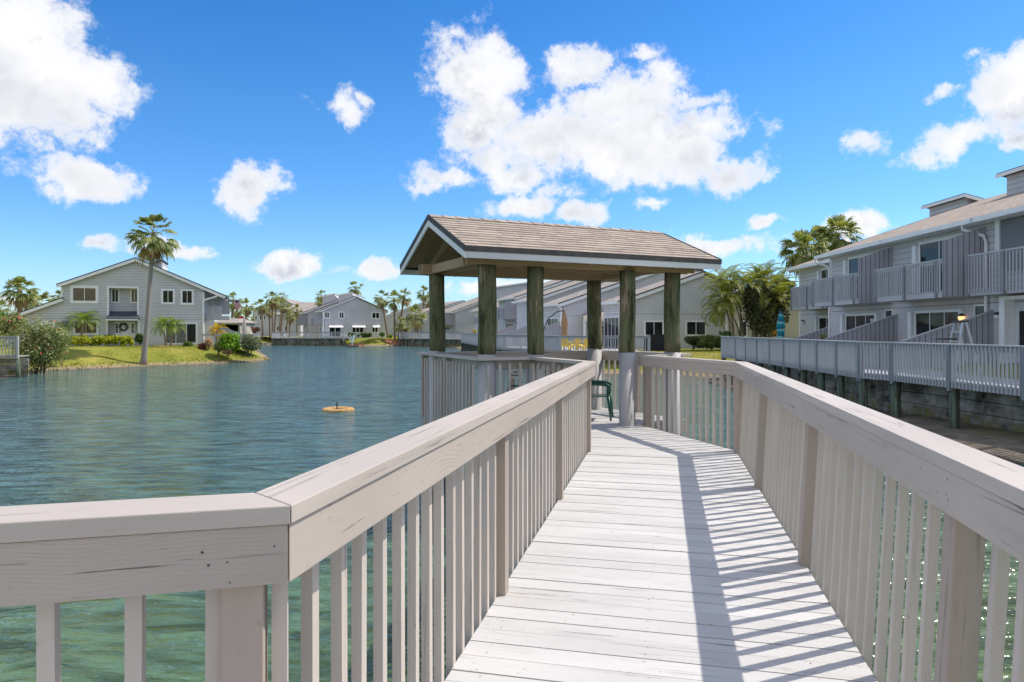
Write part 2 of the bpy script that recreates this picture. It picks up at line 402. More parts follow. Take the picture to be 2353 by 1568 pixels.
def m_leaf(name, a, b, trans=.35, rough=.45, tip=None):
    m, t, p, o = newmat(name); g = t.new('NewGeometry'); r = g.outputs['Random Per Island']
    c = t.mix(r, a, b)
    n = t.noise(g.outputs['Position'], 1.1, 3); c = t.mix(1, c, t.ramp(n, [(.3, .75), (.7, 1.25)]), 'MULTIPLY')
    setp(t, p, c, rough, .35)
    tr = t.new('BsdfTranslucent'); t.l.new(t.mix(1, c, (1.25, 1.3, .55), 'MULTIPLY'), tr.inputs[0])
    ms = t.new('MixShader'); ms.inputs[0].default_value = trans; t.l.new(p.outputs[0], ms.inputs[1]); t.l.new(tr.outputs[0], ms.inputs[2])
    t.l.new(ms.outputs[0], o.inputs[0]); return m
M_FAN = m_leaf('fan_palm_leaf', (.10, .17, .04), (.42, .40, .15))
M_FAND = m_leaf('dead_palm_leaf', (.30, .20, .09), (.46, .34, .18), .25)
M_FEA = m_leaf('feather_palm_leaf', (.10, .20, .04), (.36, .42, .10))
M_FEAD = m_leaf('areca_leaf', (.09, .14, .03), (.46, .44, .08))
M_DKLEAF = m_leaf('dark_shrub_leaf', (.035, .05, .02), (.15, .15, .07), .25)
M_OLE = m_leaf('oleander_leaf', (.13, .18, .06), (.42, .42, .20))
M_LIME = m_leaf('lime_leaf', (.13, .28, .02), (.30, .48, .03), .4)
M_YEL = m_leaf('yellow_hedge_leaf', (.17, .23, .02), (.62, .60, .03), .35)
M_GRN = m_leaf('green_leaf', (.06, .13, .025), (.20, .30, .06))
M_SILV = m_leaf('silver_leaf', (.10, .14, .07), (.30, .32, .20))
M_RED = m_leaf('red_leaf', (.10, .03, .03), (.30, .12, .08))
M_GOLD = m_leaf('gold_palm_leaf', (.38, .30, .02), (.60, .36, .02))
M_PINK = plain('pink_blossom', (.62, .06, .09), .6, .2, .2)
M_REDF = plain('red_blossom', (.75, .05, .02), .6, .2, .2)
M_ORF = plain('orange_blossom', (.80, .36, .02), .6, .2, .2)
M_PLUME = m_leaf('grass_plume', (.42, .24, .16), (.62, .45, .33), .4)
M_TWIG = plain('shrub_stem', (.16, .11, .07), .85, .1, .3, 8)
def m_trunk(name, a, b, ring=9):
    m, t, p, o = newmat(name); uv = t.new('UVMap').outputs[0]; sp = t.new('SeparateXYZ'); t.l.new(uv, sp.inputs[0])
    f = t.math('FRACT', t.math('MULTIPLY', sp.outputs[0], ring)); n = t.noise(uv, 9, 5, .7)
    c = t.mix(n, a, b); c = t.mix(t.math('MULTIPLY', t.ramp(f, [(.0, 1.0), (.25, 0.0)]), .35), c, tuple(x * .5 for x in a))
    setp(t, p, c, .9, .1, bump(t, t.math('ADD', n, f), .5, .02)); return m
M_TRUNK = m_trunk('palm_trunk', (.24, .20, .17), (.44, .39, .34))
M_TRUNKB = m_trunk('brown_palm_trunk', (.17, .115, .08), (.36, .26, .19))
M_CANE = m_trunk('palm_cane', (.20, .17, .11), (.44, .36, .24), 7)
def m_seawall():
    m, t, p, o = newmat('seawall_planks'); uv = t.new('UVMap').outputs[0]; pos = t.new('NewGeometry').outputs['Position']
    g = t.noise(t.vmath('MULTIPLY', uv, (1.5, 40, 1)), 1.0, 5, .65); st = t.noise(pos, 1.6, 5, .7)
    c = t.ramp(st, [(.32, (.045, .04, .034)), (.46, (.24, .21, .175)), (.66, (.48, .44, .39))])
    c = t.mix(1, c, t.ramp(g, [(.3, .7), (.7, 1.3)]), 'MULTIPLY')
    sp = t.new('SeparateXYZ'); t.l.new(pos, sp.inputs[0])
    alg = t.math('MULTIPLY', t.ramp(sp.outputs[2], [(0.0, 0.0)]), 0)
    low = t.math('MULTIPLY', t.math('LESS_THAN', sp.outputs[2], -2.28), t.ramp(t.noise(pos, 2.5, 4), [(.42, 0.0), (.6, .8)]))
    c = t.mix(low, c, (.20, .17, .03))
    setp(t, p, c, .9, .15, bump(t, g, .6, .01)); return m
M_SEAW = m_seawall()
def m_pile():
    m, t, p, o = newmat('piling_wood'); uv = t.new('UVMap').outputs[0]
    n = t.noise(t.vmath('MULTIPLY', uv, (.8, 12, 1)), 1.0, 5, .65)
    setp(t, p, t.ramp(n, [(.3, (.02, .018, .014)), (.5, (.12, .13, .09)), (.62, (.16, .27, .20)), (.75, (.34, .32, .25))]), .9, .15, bump(t, n, .5, .01)); return m
M_PILE = m_pile()
def m_ground():
    m, t, p, o = newmat('lawn_and_sand'); pos = t.new('NewGeometry').outputs['Position']; sp = t.new('SeparateXYZ'); t.l.new(pos, sp.inputs[0])
    n = t.noise(pos, .35, 5, .6); n2 = t.noise(pos, 7, 5, .75); n3 = t.noise(pos, 28, 3, .7)
    gr = t.ramp(t.math('ADD', t.math('MULTIPLY', n, .6), t.math('MULTIPLY', n2, .4)), [(.33, (.13, .17, .025)), (.5, (.27, .28, .045)), (.68, (.46, .38, .10))])
    gr = t.mix(1, gr, t.ramp(n3, [(.3, .72), (.7, 1.25)]), 'MULTIPLY')
    sand = t.ramp(n2, [(.3, (.27, .18, .10)), (.7, (.50, .40, .27))])
    rsand = t.ramp(t.noise(pos, 3, 6, .7), [(.3, (.17, .135, .10)), (.7, (.40, .34, .27))])
    right = t.math('GREATER_THAN', t.math('ADD', sp.outputs[0], t.math('MULTIPLY', sp.outputs[1], -.0)), 6.0)
    near = t.math('LESS_THAN', sp.outputs[1], 38.0)
    sand = t.mix(t.math('MULTIPLY', right, near), sand, rsand)
    hh = t.math('ADD', sp.outputs[2], t.math('MULTIPLY', t.math('SUBTRACT', n2, .5), .5))
    f = t.ramp(t.math('ADD', hh, 3.0), [(.46, 0.0), (.60, 1.0)])        # sand below about -2.35, grass above
    wet = t.ramp(t.math('ADD', sp.outputs[2], 3.0), [(.33, .45), (.43, 1.0)])
    c = t.mix(f, t.mix(1, sand, wet, 'MULTIPLY'), gr)
    setp(t, p, c, .95, .1, bump(t, t.math('ADD', n3, t.math('MULTIPLY', n2, 2)), .8, .04)); return m
M_GROUND = m_ground()
M_MULCH = plain('orange_mulch', (.40, .19, .10), .95, .05, .35, 9, bmp=.8)
def m_water():
    m, t, p, o = newmat('lake_water'); pos = t.new('NewGeometry').outputs['Position']; sp = t.new('SeparateXYZ'); t.l.new(pos, sp.inputs[0])
    warp = t.vmath('MULTIPLY', t.noise(pos, .35, 2, out=1), (.7, .7, 0))
    q = t.vmath('ADD', pos, warp)
    w1 = t.noise(t.vmath('MULTIPLY', q, (1.35, 4.4, 1)), 1.0, 3, .5, .25)
    w2 = t.noise(t.vmath('MULTIPLY', q, (4.2, 8.5, 1)), 1.0, 3, .55, .5)
    w3 = t.noise(t.vmath('MULTIPLY', q, (.22, .5, 1)), 1.0, 3, .5); w4 = t.noise(t.vmath('MULTIPLY', q, (.55, 1.7, 1)), 1.0, 3, .55, .6)
    h = t.math('ADD', t.math('MULTIPLY', w1, 1.0), t.math('ADD', t.math('MULTIPLY', w2, .38), t.math('ADD', t.math('MULTIPLY', w3, .9), t.math('MULTIPLY', w4, 1.5))))
    d = t.math('SQRT', t.math('ADD', t.math('POWER', sp.outputs[0], 2), t.math('POWER', sp.outputs[1], 2)))
    n = t.noise(pos, .16, 3)
    shore = t.math('SUBTRACT', sp.outputs[0], t.math('MULTIPLY', sp.outputs[1], .05))
    shallow = t.ramp(t.math('ADD', shore, t.math('MULTIPLY', n, 2.5)), [(0.0, 0.0), (1.0, 1.0)])
    # depth of the bed: the sand comes up towards the right-hand beach and around the walkway
    near = t.math('MULTIPLY_ADD', d, -1 / 13.0, 1.15, clamp=True)
    rr = t.math('MULTIPLY_ADD', shore, 1 / 7.0, -.15, clamp=True)
    deep = t.mix(n, (.048, .108, .108), (.070, .132, .122))
    green = (.080, .128, .042)
    bed = t.mix(t.math('MULTIPLY', near, .9), deep, green)
    bed = t.mix(t.math('MULTIPLY', rr, near), bed, (.24, .26, .09))
    crest = t.ramp(w1, [(.36, .55), (.5, 1.0), (.64, 1.5)]); bed = t.mix(1, bed, crest, 'MULTIPLY')
    setp(t, p, bed, .09, .5, bump(t, h, 1.0, .125)); p.inputs['IOR'].default_value = 1.333
    return m
M_WATER = m_water()
M_GPLAST = plain('green_plastic', (.008, .075, .045), .35, .5, .1)
M_YCHAIR = plain('yellow_plastic', (.80, .55, .02), .5, .4, .08)
M_WCHAIR = plain('white_plastic', (.72, .72, .72), .4, .5, .05)
M_METAL = plain('brushed_aluminium', (.62, .63, .64), .35, .5, .08, metal=.7)
M_DKMET = plain('dark_metal', (.05, .045, .04), .5, .5, .2)
M_BLACK = plain('black_cover', (.012, .012, .015), .6, .4, .3)
M_BEIGE = plain('beige_canvas', (.42, .27, .16), .9, .1, .15, 6)
M_TEAL = None
def m_teal():
    m, t, p, o = newmat('teal_canvas'); pos = t.new('NewGeometry').outputs['Position']; sp = t.new('SeparateXYZ'); t.l.new(pos, sp.inputs[0])
    f = t.math('FRACT', t.math('ADD', t.math('MULTIPLY', sp.outputs[2], 2.3), t.noise(pos, 3, 2)))
    setp(t, p, t.ramp(f, [(.0, (.03, .30, .36)), (.3, (.08, .52, .55)), (.5, (.5, .7, .7)), (.62, (.04, .20, .30))], 'CONSTANT'), .9, .1); return m
M_TEAL = m_teal()
M_PALEC = plain('pale_pink_canvas', (.62, .52, .48), .9, .1, .1, 6)
M_FOAM = plain('tan_float_foam', (.50, .31, .13), .9, .1, .35, 7, bmp=.5)
M_SIGN = plain('sign_white', (.66, .64, .56), .6, .3, .04)
M_INK = plain('sign_black', (.012, .012, .012), .6, .3)
M_PAVE = plain('pavement_concrete', (.42, .38, .33), .9, .1, .1, 4)
M_ASPH = plain('asphalt', (.06, .06, .06), .9, .1, .15, 6)
M_LAMPG = plain('frosted_globe', (.75, .75, .75), .3, .5, .03)
def m_emit(name, c, s):
    m, t, p, o = newmat(name); setp(t, p, c, .4); p.inputs['Emission Color'].default_value = (*c, 1); p.inputs['Emission Strength'].default_value = s; return m
M_LIT = m_emit('lit_globe', (1.0, .50, .20), 1.3)
M_CARD = plain('dark_car_paint', (.03, .035, .05), .25, .6, .1)
# ------------------------------------------------------------------ the lie of the land
ZW, ZG, ZD = -2.65, -1.42, -1.48
LAKE = [(-27.2, 20), (-27.2, 34), (-29.5, 42.5), (-30.3, 44.2), (-28.8, 45.6), (-26.6, 49.4), (-24, 52.2), (-21.2, 56.5), (-21.0, 60), (-27, 74), (-42, 112), (-52, 132),
        (-45, 135), (-43, 118), (-37, 117), (-28.3, 117.5), (-27, 112.5), (-20.5, 111.5), (-18.8, 114), (-9.5, 101), (-6.6, 96), (-6.2, 78), (-1.6, 51.5), (1.6, 46),
        (3, 40.6), (8.3, 40.2), (10.3, 38.0), (9.9, 34), (9.7, 20), (10.2, 6), (10.6, -12), (10, -40), (-14, -44), (-40, -30), (-40, 5)]
def sdist(PX, PY):
    P = np.array(LAKE); Q = np.roll(P, -1, 0); best = np.full(PX.shape, 1e9); ins = np.zeros(PX.shape, bool)
    for (x0, y0), (x1, y1) in zip(P, Q):
        dx, dy = x1 - x0, y1 - y0; t = np.clip(((PX - x0) * dx + (PY - y0) * dy) / (dx * dx + dy * dy), 0, 1)
        best = np.minimum(best, np.hypot(PX - x0 - t * dx, PY - y0 - t * dy))
        c = ((y0 > PY) != (y1 > PY)) & (PX < (x1 - x0) * (PY - y0) / (y1 - y0 + 1e-12) + x0); ins ^= c
    return np.where(ins, -best, best)
def smooth(a, b, x): t = np.clip((x - a) / (b - a), 0, 1); return t * t * (3 - 2 * t)
def gheight(X, Y):
    d = sdist(X, Y)
    w = np.sin(X * .9 + 1.3) * np.sin(Y * .7) * .5 + np.sin(X * 2.3) * np.cos(Y * 1.9 + .5) * .5
    d2 = d + w * .25
    h = ZW + np.where(d2 < 0, d2 * .3, .16 * smooth(0, 1.2, d2) + (ZG - ZW - .16) * smooth(.2, 4.4, d2))
    r = ZW + np.where(d2 < 0, d2 * .12, d2 * .065) + (ZG - ZW - .1) * smooth(3.2, 4.6, d)
    m = smooth(5, 7, X) * (1 - smooth(36, 38.5, Y))
    h = h * (1 - m) + r * m
    return np.maximum(h, -4.0) + w * .03 * (d < 40)
def build_ground():
    def coords(parts):
        out = []
        for a, b, s in parts: out += list(np.arange(a, b, s))
        return np.array(out + [parts[-1][1]])
    xs = coords([(-1500, -300, 400), (-300, -100, 40), (-100, -46, 6), (-46, 8, .8), (8, 14, .4), (14, 50, 4), (50, 300, 50), (300, 1500, 400)])
    ys = coords([(-900, -100, 400), (-100, -20, 10), (-20, 0, 2), (0, 64, .7), (64, 140, 1.6), (140, 300, 20), (300, 2500, 400)])
    X, Y = np.meshgrid(xs, ys, indexing='ij'); Z = gheight(X, Y)
    V = np.stack([X, Y, Z], -1).reshape(-1, 3); nx, ny = X.shape
    i = np.arange(nx * ny).reshape(nx, ny)
    F_ = np.stack([i[:-1, :-1], i[1:, :-1], i[1:, 1:], i[:-1, 1:]], -1).reshape(-1, 4)
    o = leafmesh('ground', V, F_, M_GROUND); o.data.polygons.foreach_set('use_smooth', [True] * len(o.data.polygons)); tag(o, kind='structure')
build_ground()
mw = MB(); mw.face([(-170, -90, ZW), (40, -90, ZW), (40, 170, ZW), (-170, 170, ZW)])
tag(mw.build('lake_water', M_WATER), kind='structure')
def gz(x, y): return float(gheight(np.array([float(x)]), np.array([float(y)]))[0])

# ------------------------------------------------------------------ boards clipped to a polygon
def clip_half(poly, n, d, keep):
    out = []
    for i in range(len(poly)):
        a, b = poly[i], poly[(i + 1) % len(poly)]
        da, db = (a[0] * n[0] + a[1] * n[1] - d) * keep, (b[0] * n[0] + b[1] * n[1] - d) * keep
        if da >= 0: out.append(a)
        if (da >= 0) != (db >= 0):
            t = da / (da - db); out.append((a[0] + (b[0] - a[0]) * t, a[1] + (b[1] - a[1]) * t))
    return out
def boards(mb, poly, t, width, gap, ztop, thick):
    n = (-t[1], t[0]); ds = [p[0] * n[0] + p[1] * n[1] for p in poly]; k = math.floor(min(ds) / width)
    while k * width < max(ds):
        g_ = gap * random.uniform(.5, 1.6); a, b = k * width + g_ / 2, (k + 1) * width - g_ / 2; k += 1
        q = clip_half(clip_half(poly, n, a, 1), n, b, -1)
        if len(q) < 3: continue
        ro = (random.uniform(0, 60), random.uniform(0, 60)); zt = ztop + random.uniform(-.0025, .0025)
        uv = [((p[0] * t[0] + p[1] * t[1]) + ro[0], (p[0] * n[0] + p[1] * n[1]) + ro[1]) for p in q]
        ar = sum(q[i][0] * q[(i + 1) % len(q)][1] - q[(i + 1) % len(q)][0] * q[i][1] for i in range(len(q)))
        if ar < 0: q.reverse(); uv.reverse()
        mb.face([(p[0], p[1], zt) for p in q], uv)
        mb.face([(p[0], p[1], zt - thick) for p in reversed(q)], list(reversed(uv)))
        for i in range(len(q)):
            p, r_ = q[i], q[(i + 1) % len(q)]; u0, u1 = uv[i], uv[(i + 1) % len(q)]
            mb.face([(p[0], p[1], zt - thick), (r_[0], r_[1], zt - thick), (r_[0], r_[1], zt), (p[0], p[1], zt)],
                    [(u0[0], u0[1] + .05), (u1[0], u1[1] + .05), (u1[0], u1[1]), (u0[0], u0[1])])

# ------------------------------------------------------------------ the walkway
WT = Vector((.2235, .9747, 0)); WN = Vector((.9747, -.2235, 0))
ZC = -.39
LOOP = [(-3.6, .737), (-.49, 1.515), (1.04, 8.44), (.34, 9.95), (-.40, 9.66), (-1.47, 11.88), (1.6, 13.03), (2.78, 11.35), (1.95, 10.62), (2.70, 8.27), (.885 - 3.5 * .2245, -3.5)]
def seg_dir(i): a, b = Vector((*LOOP[i], 0)), Vector((*LOOP[i + 1], 0)); return (b - a).normalized(), (b - a).length
def mitre(i, w):
    """shift along segment i's direction of the outer corner at joint i (between seg i-1 and i)"""
    if i <= 0 or i >= len(LOOP) - 1: return None
    d0, _ = seg_dir(i - 1); d1, _ = seg_dir(i)
    n0 = Vector((-d0.y, d0.x, 0)); n1 = Vector((-d1.y, d1.x, 0))
    return (n0 + n1) / (1 + n0.dot(n1)) * w
def railing(i, label, posts, lean=0.0, spacing=.150, pick0=.08, extra=(), under=True, cap_mat=None, grp='painted wooden railings of the walkway and gazebo'):
    p0 = Vector((*LOOP[i], 0)); d, L = seg_dir(i); n = Vector((-d.y, d.x, 0))
    if lean: # LOOP holds the top line; the foot stands further in
        pass
    base = Fr((p0.x, p0.y), (d.x, d.y), (n.x, n.y))
    F = lambda a, b, c: base(a, b + lean * (c - ZC), c)
    root = thing('railing', label, 'railing', F(L / 2, .07, ZD), grp)
    W = .15
    def edge(j, w):
        m = mitre(j, w)
        return 0 if m is None else m.dot(d)
    def mbox(mb, b0, b1, c0, c1, g0=0, g1=0):
        cs = []
        for s_ in (0, 1):
            for b in (b0, b1):
                a = (edge(i, b) + g0) if s_ == 0 else (L + edge(i + 1, b) - g1)
                for c in (c0, c1): cs.append(F(a, b, c))
        mb.hexa(cs, (L, b1 - b0, c1 - c0)); return mb
    mbox(MB(), 0, W, ZC - .042, ZC, .0015, .0015).build('top_rail', cap_mat or M_CAP, root, bevel=.003)
    mbox(MB(), .008, .046, ZC - .175, ZC - .0435, .002, .002).build('fascia_board', M_FASC, root, bevel=.003)
    nl = MB()
    for s_ in posts:
        for _ in range(5):
            a_ = s_ + random.uniform(-.10, .10); c_ = ZC - random.uniform(.06, .165)
            if not .02 < a_ < L - .02: continue
            r_ = random.uniform(.002, .0036); nl.face([F(a_ + r_ * math.cos(R(q)), .0072, c_ + r_ * math.sin(R(q))) for q in range(0, 360, 60)])
    if nl.v: nl.build('nail_heads', M_DKMET, root)
    if under: mbox(MB(), .051, .088, ZD - .21, ZD - .012).build('rim_board', M_RIM, root)
    for s_ in posts:
        m = MB(); m.box(F, s_ - .045, s_ + .045, .048, .137, ZD - .02, ZC - .044); m.build('post', M_RPOST, root, bevel=.004)
    al = list(extra); a = pick0
    while a < L - .03:
        if all(abs(a - s_) > .068 for s_ in posts): al.append(a)
        a += spacing
    for a in al:
        if True:
            j = random.uniform(-.009, .009); tw = random.uniform(-.010, .010)
            m = MB(); b0, b1 = .0905, .1245
            zt, zb = ZC - .075 + random.uniform(-.01, .0), ZD - .19
            cs = [F(x_ + j + (tw if c == zb else 0), b, (c - .03 if (c == zt and b == b1) else c)) for x_ in (a - .0175, a + .0175) for b in (b0, b1) for c in (zb, zt)]
            m.hexa(cs, (.038, .038, zt - zb)); m.build('baluster', M_PICK, root)
    return root
railing(0, 'near left railing crossing the bottom left corner, wide dark face towards the camera', [.9, 3.098], pick0=.351, spacing=.1677, extra=(3.032, 3.172))
railing(1, 'long left railing of the walkway running from the near corner to the gazebo', [2.36, 4.56, 6.93], pick0=.28, spacing=.152)
railing(2, 'short railing from the left walkway end to the gazebo entrance post', [.86], pick0=.16)
railing(3, 'narrow gazebo railing between the two front posts on the left', [], pick0=.12, spacing=.16)
railing(4, 'left side railing of the gazebo deck hanging over the open water', [1.25, 2.38], pick0=.1, spacing=.135)
railing(5, 'back railing of the gazebo deck behind the small white notice', [1.6], pick0=.1)
railing(6, 'far right railing of the gazebo deck behind the green chair', [1.0], pick0=.1)
railing(7, 'short gazebo railing under the rightmost round post', [.12, .98], pick0=.12)
railing(8, 'short right railing from the gazebo post to the walkway bend', [.18, 2.41], pick0=.3, spacing=.158)
railing(9, 'long right railing of the walkway leading to the lower right corner', [.06, 1.92, 4.05, 6.24, 8.5, 10.7], lean=.055, pick0=.2, spacing=.160)

boardwalk = thing('boardwalk', 'pale painted plank walkway with round piles leading to the gazebo', 'boardwalk', (0.6, 4, ZD))
def rel(s_, b): p = WT * s_ + WN * b; return (p.x, p.y)
mb = MB()
boards(mb, [(-3.6, -3.4), (-3.6, .83), (-.575, 1.59), (.958, 8.40), (2.70, 8.19), (.93 - 3.4 * .2245, -3.4)], (WN.x, WN.y), .142, .0062, ZD, .036)
boards(mb, [(.96, 8.41), (.30, 9.93), (1.99, 10.62), (2.76, 8.27), (2.70, 8.20)], (WN.x, WN.y), .142, .0062, ZD, .036)
mb.build('decking', M_DECK, boardwalk)
m = MB()
for q in range(-20, 62):
    for b in (-.80, -.1, .62):
        for e_ in (.03, .11):
            s_ = q * .142 + e_ + random.uniform(-.012, .012); bb = b + random.uniform(-.02, .02)
            if random.random() < .25: continue
            c = rel(s_, bb); r_ = random.uniform(.0022, .0036)
            m.face([(c[0] + r_ * math.cos(R(a_)), c[1] + r_ * math.sin(R(a_)), ZD + .0032) for a_ in range(0, 360, 60)])
m.build('nail_heads', M_DKMET, boardwalk)
for i_, (b, z0, z1) in enumerate([(-.80, ZD - .25, ZD - .04), (-.1, ZD - .24, ZD - .04), (.62, ZD - .25, ZD - .04)]):
    m = MB(); m.beam(Vector((*rel(-3, b), z1)), Vector((*rel(8.4, b), z1)), .045, z1 - z0); m.build('joist', M_RIM, boardwalk)
for s_ in (-1.6, 1.3, 4.0, 6.6, 8.6):
    for b in (-.72, .62):
        p = rel(s_, b); m = MB(); m.tube([(p[0], p[1], -3.9), (p[0], p[1], ZD - .26)], .12, 12); m.build('piling', M_PILE, boardwalk, smooth=False)
    m = MB(); m.beam(Vector((*rel(s_, -.95), ZD - .25)), Vector((*rel(s_, .85), ZD - .25)), .09, .2); m.build('cross_beam', M_RIM, boardwalk)

# ------------------------------------------------------------------ the gazebo
GU = Vector((.906, .423, 0)); GVd = Vector((-.423, .906, 0))
G = Fr((0, 0), (GU.x, GU.y), (GVd.x, GVd.y))
gaz = thing('gazebo', 'open timber gazebo with shingled gable roof on six round mossy posts', 'gazebo', G(5.4, 9.9, ZD))
mb = MB()
boards(mb, [(-.47, 9.60), (-1.56, 11.93), (1.62, 13.12), (2.87, 11.36), (1.99, 10.625), (.30, 9.935)], (GU.x, GU.y), .142, .005, ZD - .002, .036)
mb.build('deck_floor', M_DECK, gaz)
POSTS = [(-1.25, 11.40, .132), (-.356, 9.71, .132), (.345, 9.98, .124), (1.544, 12.80, .136), (1.785, 10.58, .124), (2.60, 11.07, .130)]
for x, y, r in POSTS:
    m = MB(); zs = np.linspace(-.36, .915, 8); k = random.uniform(0, 6)
    m.tube([(x + .008 * math.sin(z * 3 + k) * 1, y + .006 * math.cos(z * 2.3 + k), z) for i_, z in enumerate(zs)], [r * (1 - .02 * (z + .2)) for z in zs], 24)
    zs2 = np.linspace(-3.9, -.20, 6)
    po = m.build('post', M_POST, gaz, smooth=True)
    m = MB(); m.tube([(x, y, -3.9), (x, y, -.352)], [r * 1.012] * 2, 24); m.build('painted_base', M_WPOST, po, smooth=True)
# beams: pairs front and back, single at the ends
def gbeam(u0, v0, u1, v1, z0, z1, w=.045, mat=M_BEAM, name='beam', par=None):
    m = MB(); m.beam(G(u0, v0, z1), G(u1, v1, z1), w, z1 - z0); return m.build(name, mat, par or gaz, bevel=.003)
VF, VB = 8.90, 10.92
for v in (VF - .085, VF + .085): gbeam(3.42, v, 7.38, v, .915, 1.085)
for v in (VB - .085, VB + .085): gbeam(3.42, v, 7.38, v, .915, 1.085)
for u in (3.60, 3.84, 6.95): gbeam(u, VF - .06, u, VB + .06, .93, 1.07)
for v in (9.55, 10.25): gbeam(3.86, v, 6.93, v, 1.0, 1.09)
U0, U1, V0, V1, VR = 3.28, 7.66, 8.50, 11.62, 10.06
ZE, ZR = 1.115, 1.755
def zroof(v, off=0): return ZR - abs(v - VR) / (VR - V0) * (ZR - ZE) + off
for k in range(8):
    u = U0 + .45 + k * .52
    for sg, ve in ((1, V0 + .06), (-1, V1 - .06)):
        m = MB(); m.beam(G(u, ve, zroof(ve, -.10)), G(u, VR, ZR - .10), .04, .10, up=(0, 0, 1)); m.build('rafter', M_BEAM, gaz)
# braces in the open end
roof = MB()
sl = math.hypot(VR - V0, ZR - ZE); nrow = 12; ex = sl / nrow; TH = .011
for sg, ve in ((1, V0), (-1, V1)):
    for r_ in range(nrow):
        f0, f1 = r_ / nrow, (r_ + 1) / nrow
        va, vb = ve + (VR - ve) * f0, ve + (VR - ve) * f1
        za, zb = ZE + (ZR - ZE) * f0 + TH, ZE + (ZR - ZE) * f1
        A, B, C_, D_ = G(U0, va, za), G(U1, va, za), G(U1, vb, zb), G(U0, vb, zb)
        e = .0005
        uv = [(U0, r_ * .14 + e), (U1, r_ * .14 + e), (U1, (r_ + 1) * .14 - e), (U0, (r_ + 1) * .14 - e)]
        off = (.1 if sg < 0 else 0) + (r_ % 3) * .07
        uv = [(a + off, b) for a, b in uv]
        if sg > 0: roof.face([A, B, C_, D_], uv); roof.face([G(U0, va, za - TH), G(U1, va, za - TH), B, A], [(U0, r_ * .14 + .03), (U1, r_ * .14 + .03), (U1, r_ * .14 + .05), (U0, r_ * .14 + .05)])
        else: roof.face([B, A, D_, C_], [uv[1], uv[0], uv[3], uv[2]]); roof.face([G(U1, va, za - TH), G(U0, va, za - TH), A, B], [(U1, .03), (U0, .03), (U0, .05), (U1, .05)])
rf = roof.build('roof', M_SHING, gaz)
m = MB()
for k in range(20):
    ua, ub = U0 + (U1 - U0) * k / 20, U0 + (U1 - U0) * (k + 1) / 20
    for sg in (1, -1):
        ve = VR - sg * .13; ze = zroof(ve)
        pts = [G(ua, ve, ze + .022), G(ub, ve, ze + .016), G(ub, VR, ZR + .016), G(ua, VR, ZR + .026)]
        uv = [(0, .02), (.22, .02), (.22, .13), (0, .13)]; ro = random.uniform(0, 40)
        uv = [(a + ro, b) for a, b in uv]
        m.face(pts if sg > 0 else pts[::-1], uv if sg > 0 else uv[::-1])
        m.face([G(ua, ve, ze + .01), G(ub, ve, ze + .01), pts[1], pts[0]], [(0, .001)] * 4)
    m.face([G(ua, VR - .13, zroof(VR - .13)), G(ua, VR - .13, zroof(VR - .13) + .022), G(ua, VR, ZR + .026), G(ua, VR + .13, zroof(VR + .13) + .022), G(ua, VR + .13, zroof(VR + .13))], [(0, .001)] * 5)
m.build('ridge_cap', M_SHING, rf)
# under-boarding, drip edges, white barge and eave boards
m = MB()
for ve in (V0, V1):
    a, b = (ve + (.02 if ve < VR else -.02)), VR
    m.hexa([G(u, v, zroof(v, -c)) for u in (U0 + .02, U1 - .02) for v in (a, b) for c in (.035, .006)], (U1 - U0, 1.6, .03))
m.build('roof_boarding', M_PLY, rf)
m = MB()
for ve, s_ in ((V0, -1), (V1, 1)):
    m.hexa([G(u, v, z) for u in (U0 - .012, U1 + .012) for v in (ve - .014 if s_ < 0 else ve, ve if s_ < 0 else ve + .014) for z in (ZE - .066, ZE + .012)], (4.4, .014, .07))
for ue, s_ in ((U0, -1), (U1, 1)):
    for ve in (V0, V1):
        m.hexa([G(u, v, zroof(v, c)) for u in (ue - .014 if s_ < 0 else ue, ue if s_ < 0 else ue + .014) for v in (ve, VR) for c in (-.066, .02)], (.014, 1.6, .08))
m.build('drip_edge', M_DARKT, rf)
m = MB()
for ve, s_ in ((V0, -1), (V1, 1)):
    m.hexa([G(u, v, z) for u in (U0 + .02, U1 - .02) for v in ((ve - .006, ve + .019) if s_ < 0 else (ve - .019, ve + .006)) for z in (ZE - .155, ZE - .066)], (4.4, .025, .09))
m.build('eave_board', M_WHITEW, rf, bevel=.002)
for ue, s_ in ((U0, -1), (U1, 1)):
    for ve in (V0, V1):
        m = MB(); m.hexa([G(u, v, zroof(v, c)) for u in ((ue - .008, ue + .018) if s_ < 0 else (ue - .018, ue + .008)) for v in (ve, VR) for c in (-.160, -.066)], (.025, 1.6, .09)); m.build('barge_board', M_WHITEW, rf, bevel=.002)
#
# lower framing of the gazebo
for v in (9.1, 10.0, 10.85): gbeam(3.75, v, 7.1, v, ZD - .25, ZD - .045, .05, M_RIM, 'floor_beam')

# sign on the back railing
def text(s, size, loc, rotz, mat, parent, name='lettering', ext=.0015, rx=90):
    c = bpy.data.curves.new(name, 'FONT'); c.body = s; c.size = size; c.align_x = 'CENTER'; c.align_y = 'CENTER'; c.extrude = ext; c.offset = size * .018
    o = bpy.data.objects.new(name, c); col.objects.link(o); c.materials.append(mat)
    dg = bpy.context.evaluated_depsgraph_get(); me = bpy.data.meshes.new_from_object(o.evaluated_get(dg)); bpy.data.objects.remove(o)
    o = bpy.data.objects.new(name, me); col.objects.link(o)
    off = WL(parent); o.parent = parent; o.location = Vector(loc) - off; o.rotation_euler = (R(rx), 0, rotz); return o
sd = Vector((3.07, 1.15, 0)).normalized(); sn = Vector((sd.y, -sd.x, 0))
SF = Fr((.06, 12.42), (sd.x, sd.y), (sn.x, sn.y))
sg_ = thing('notice_sign', 'small white notice reading NO FISHING on the back gazebo railing', 'sign', SF(0, .0, -.80))
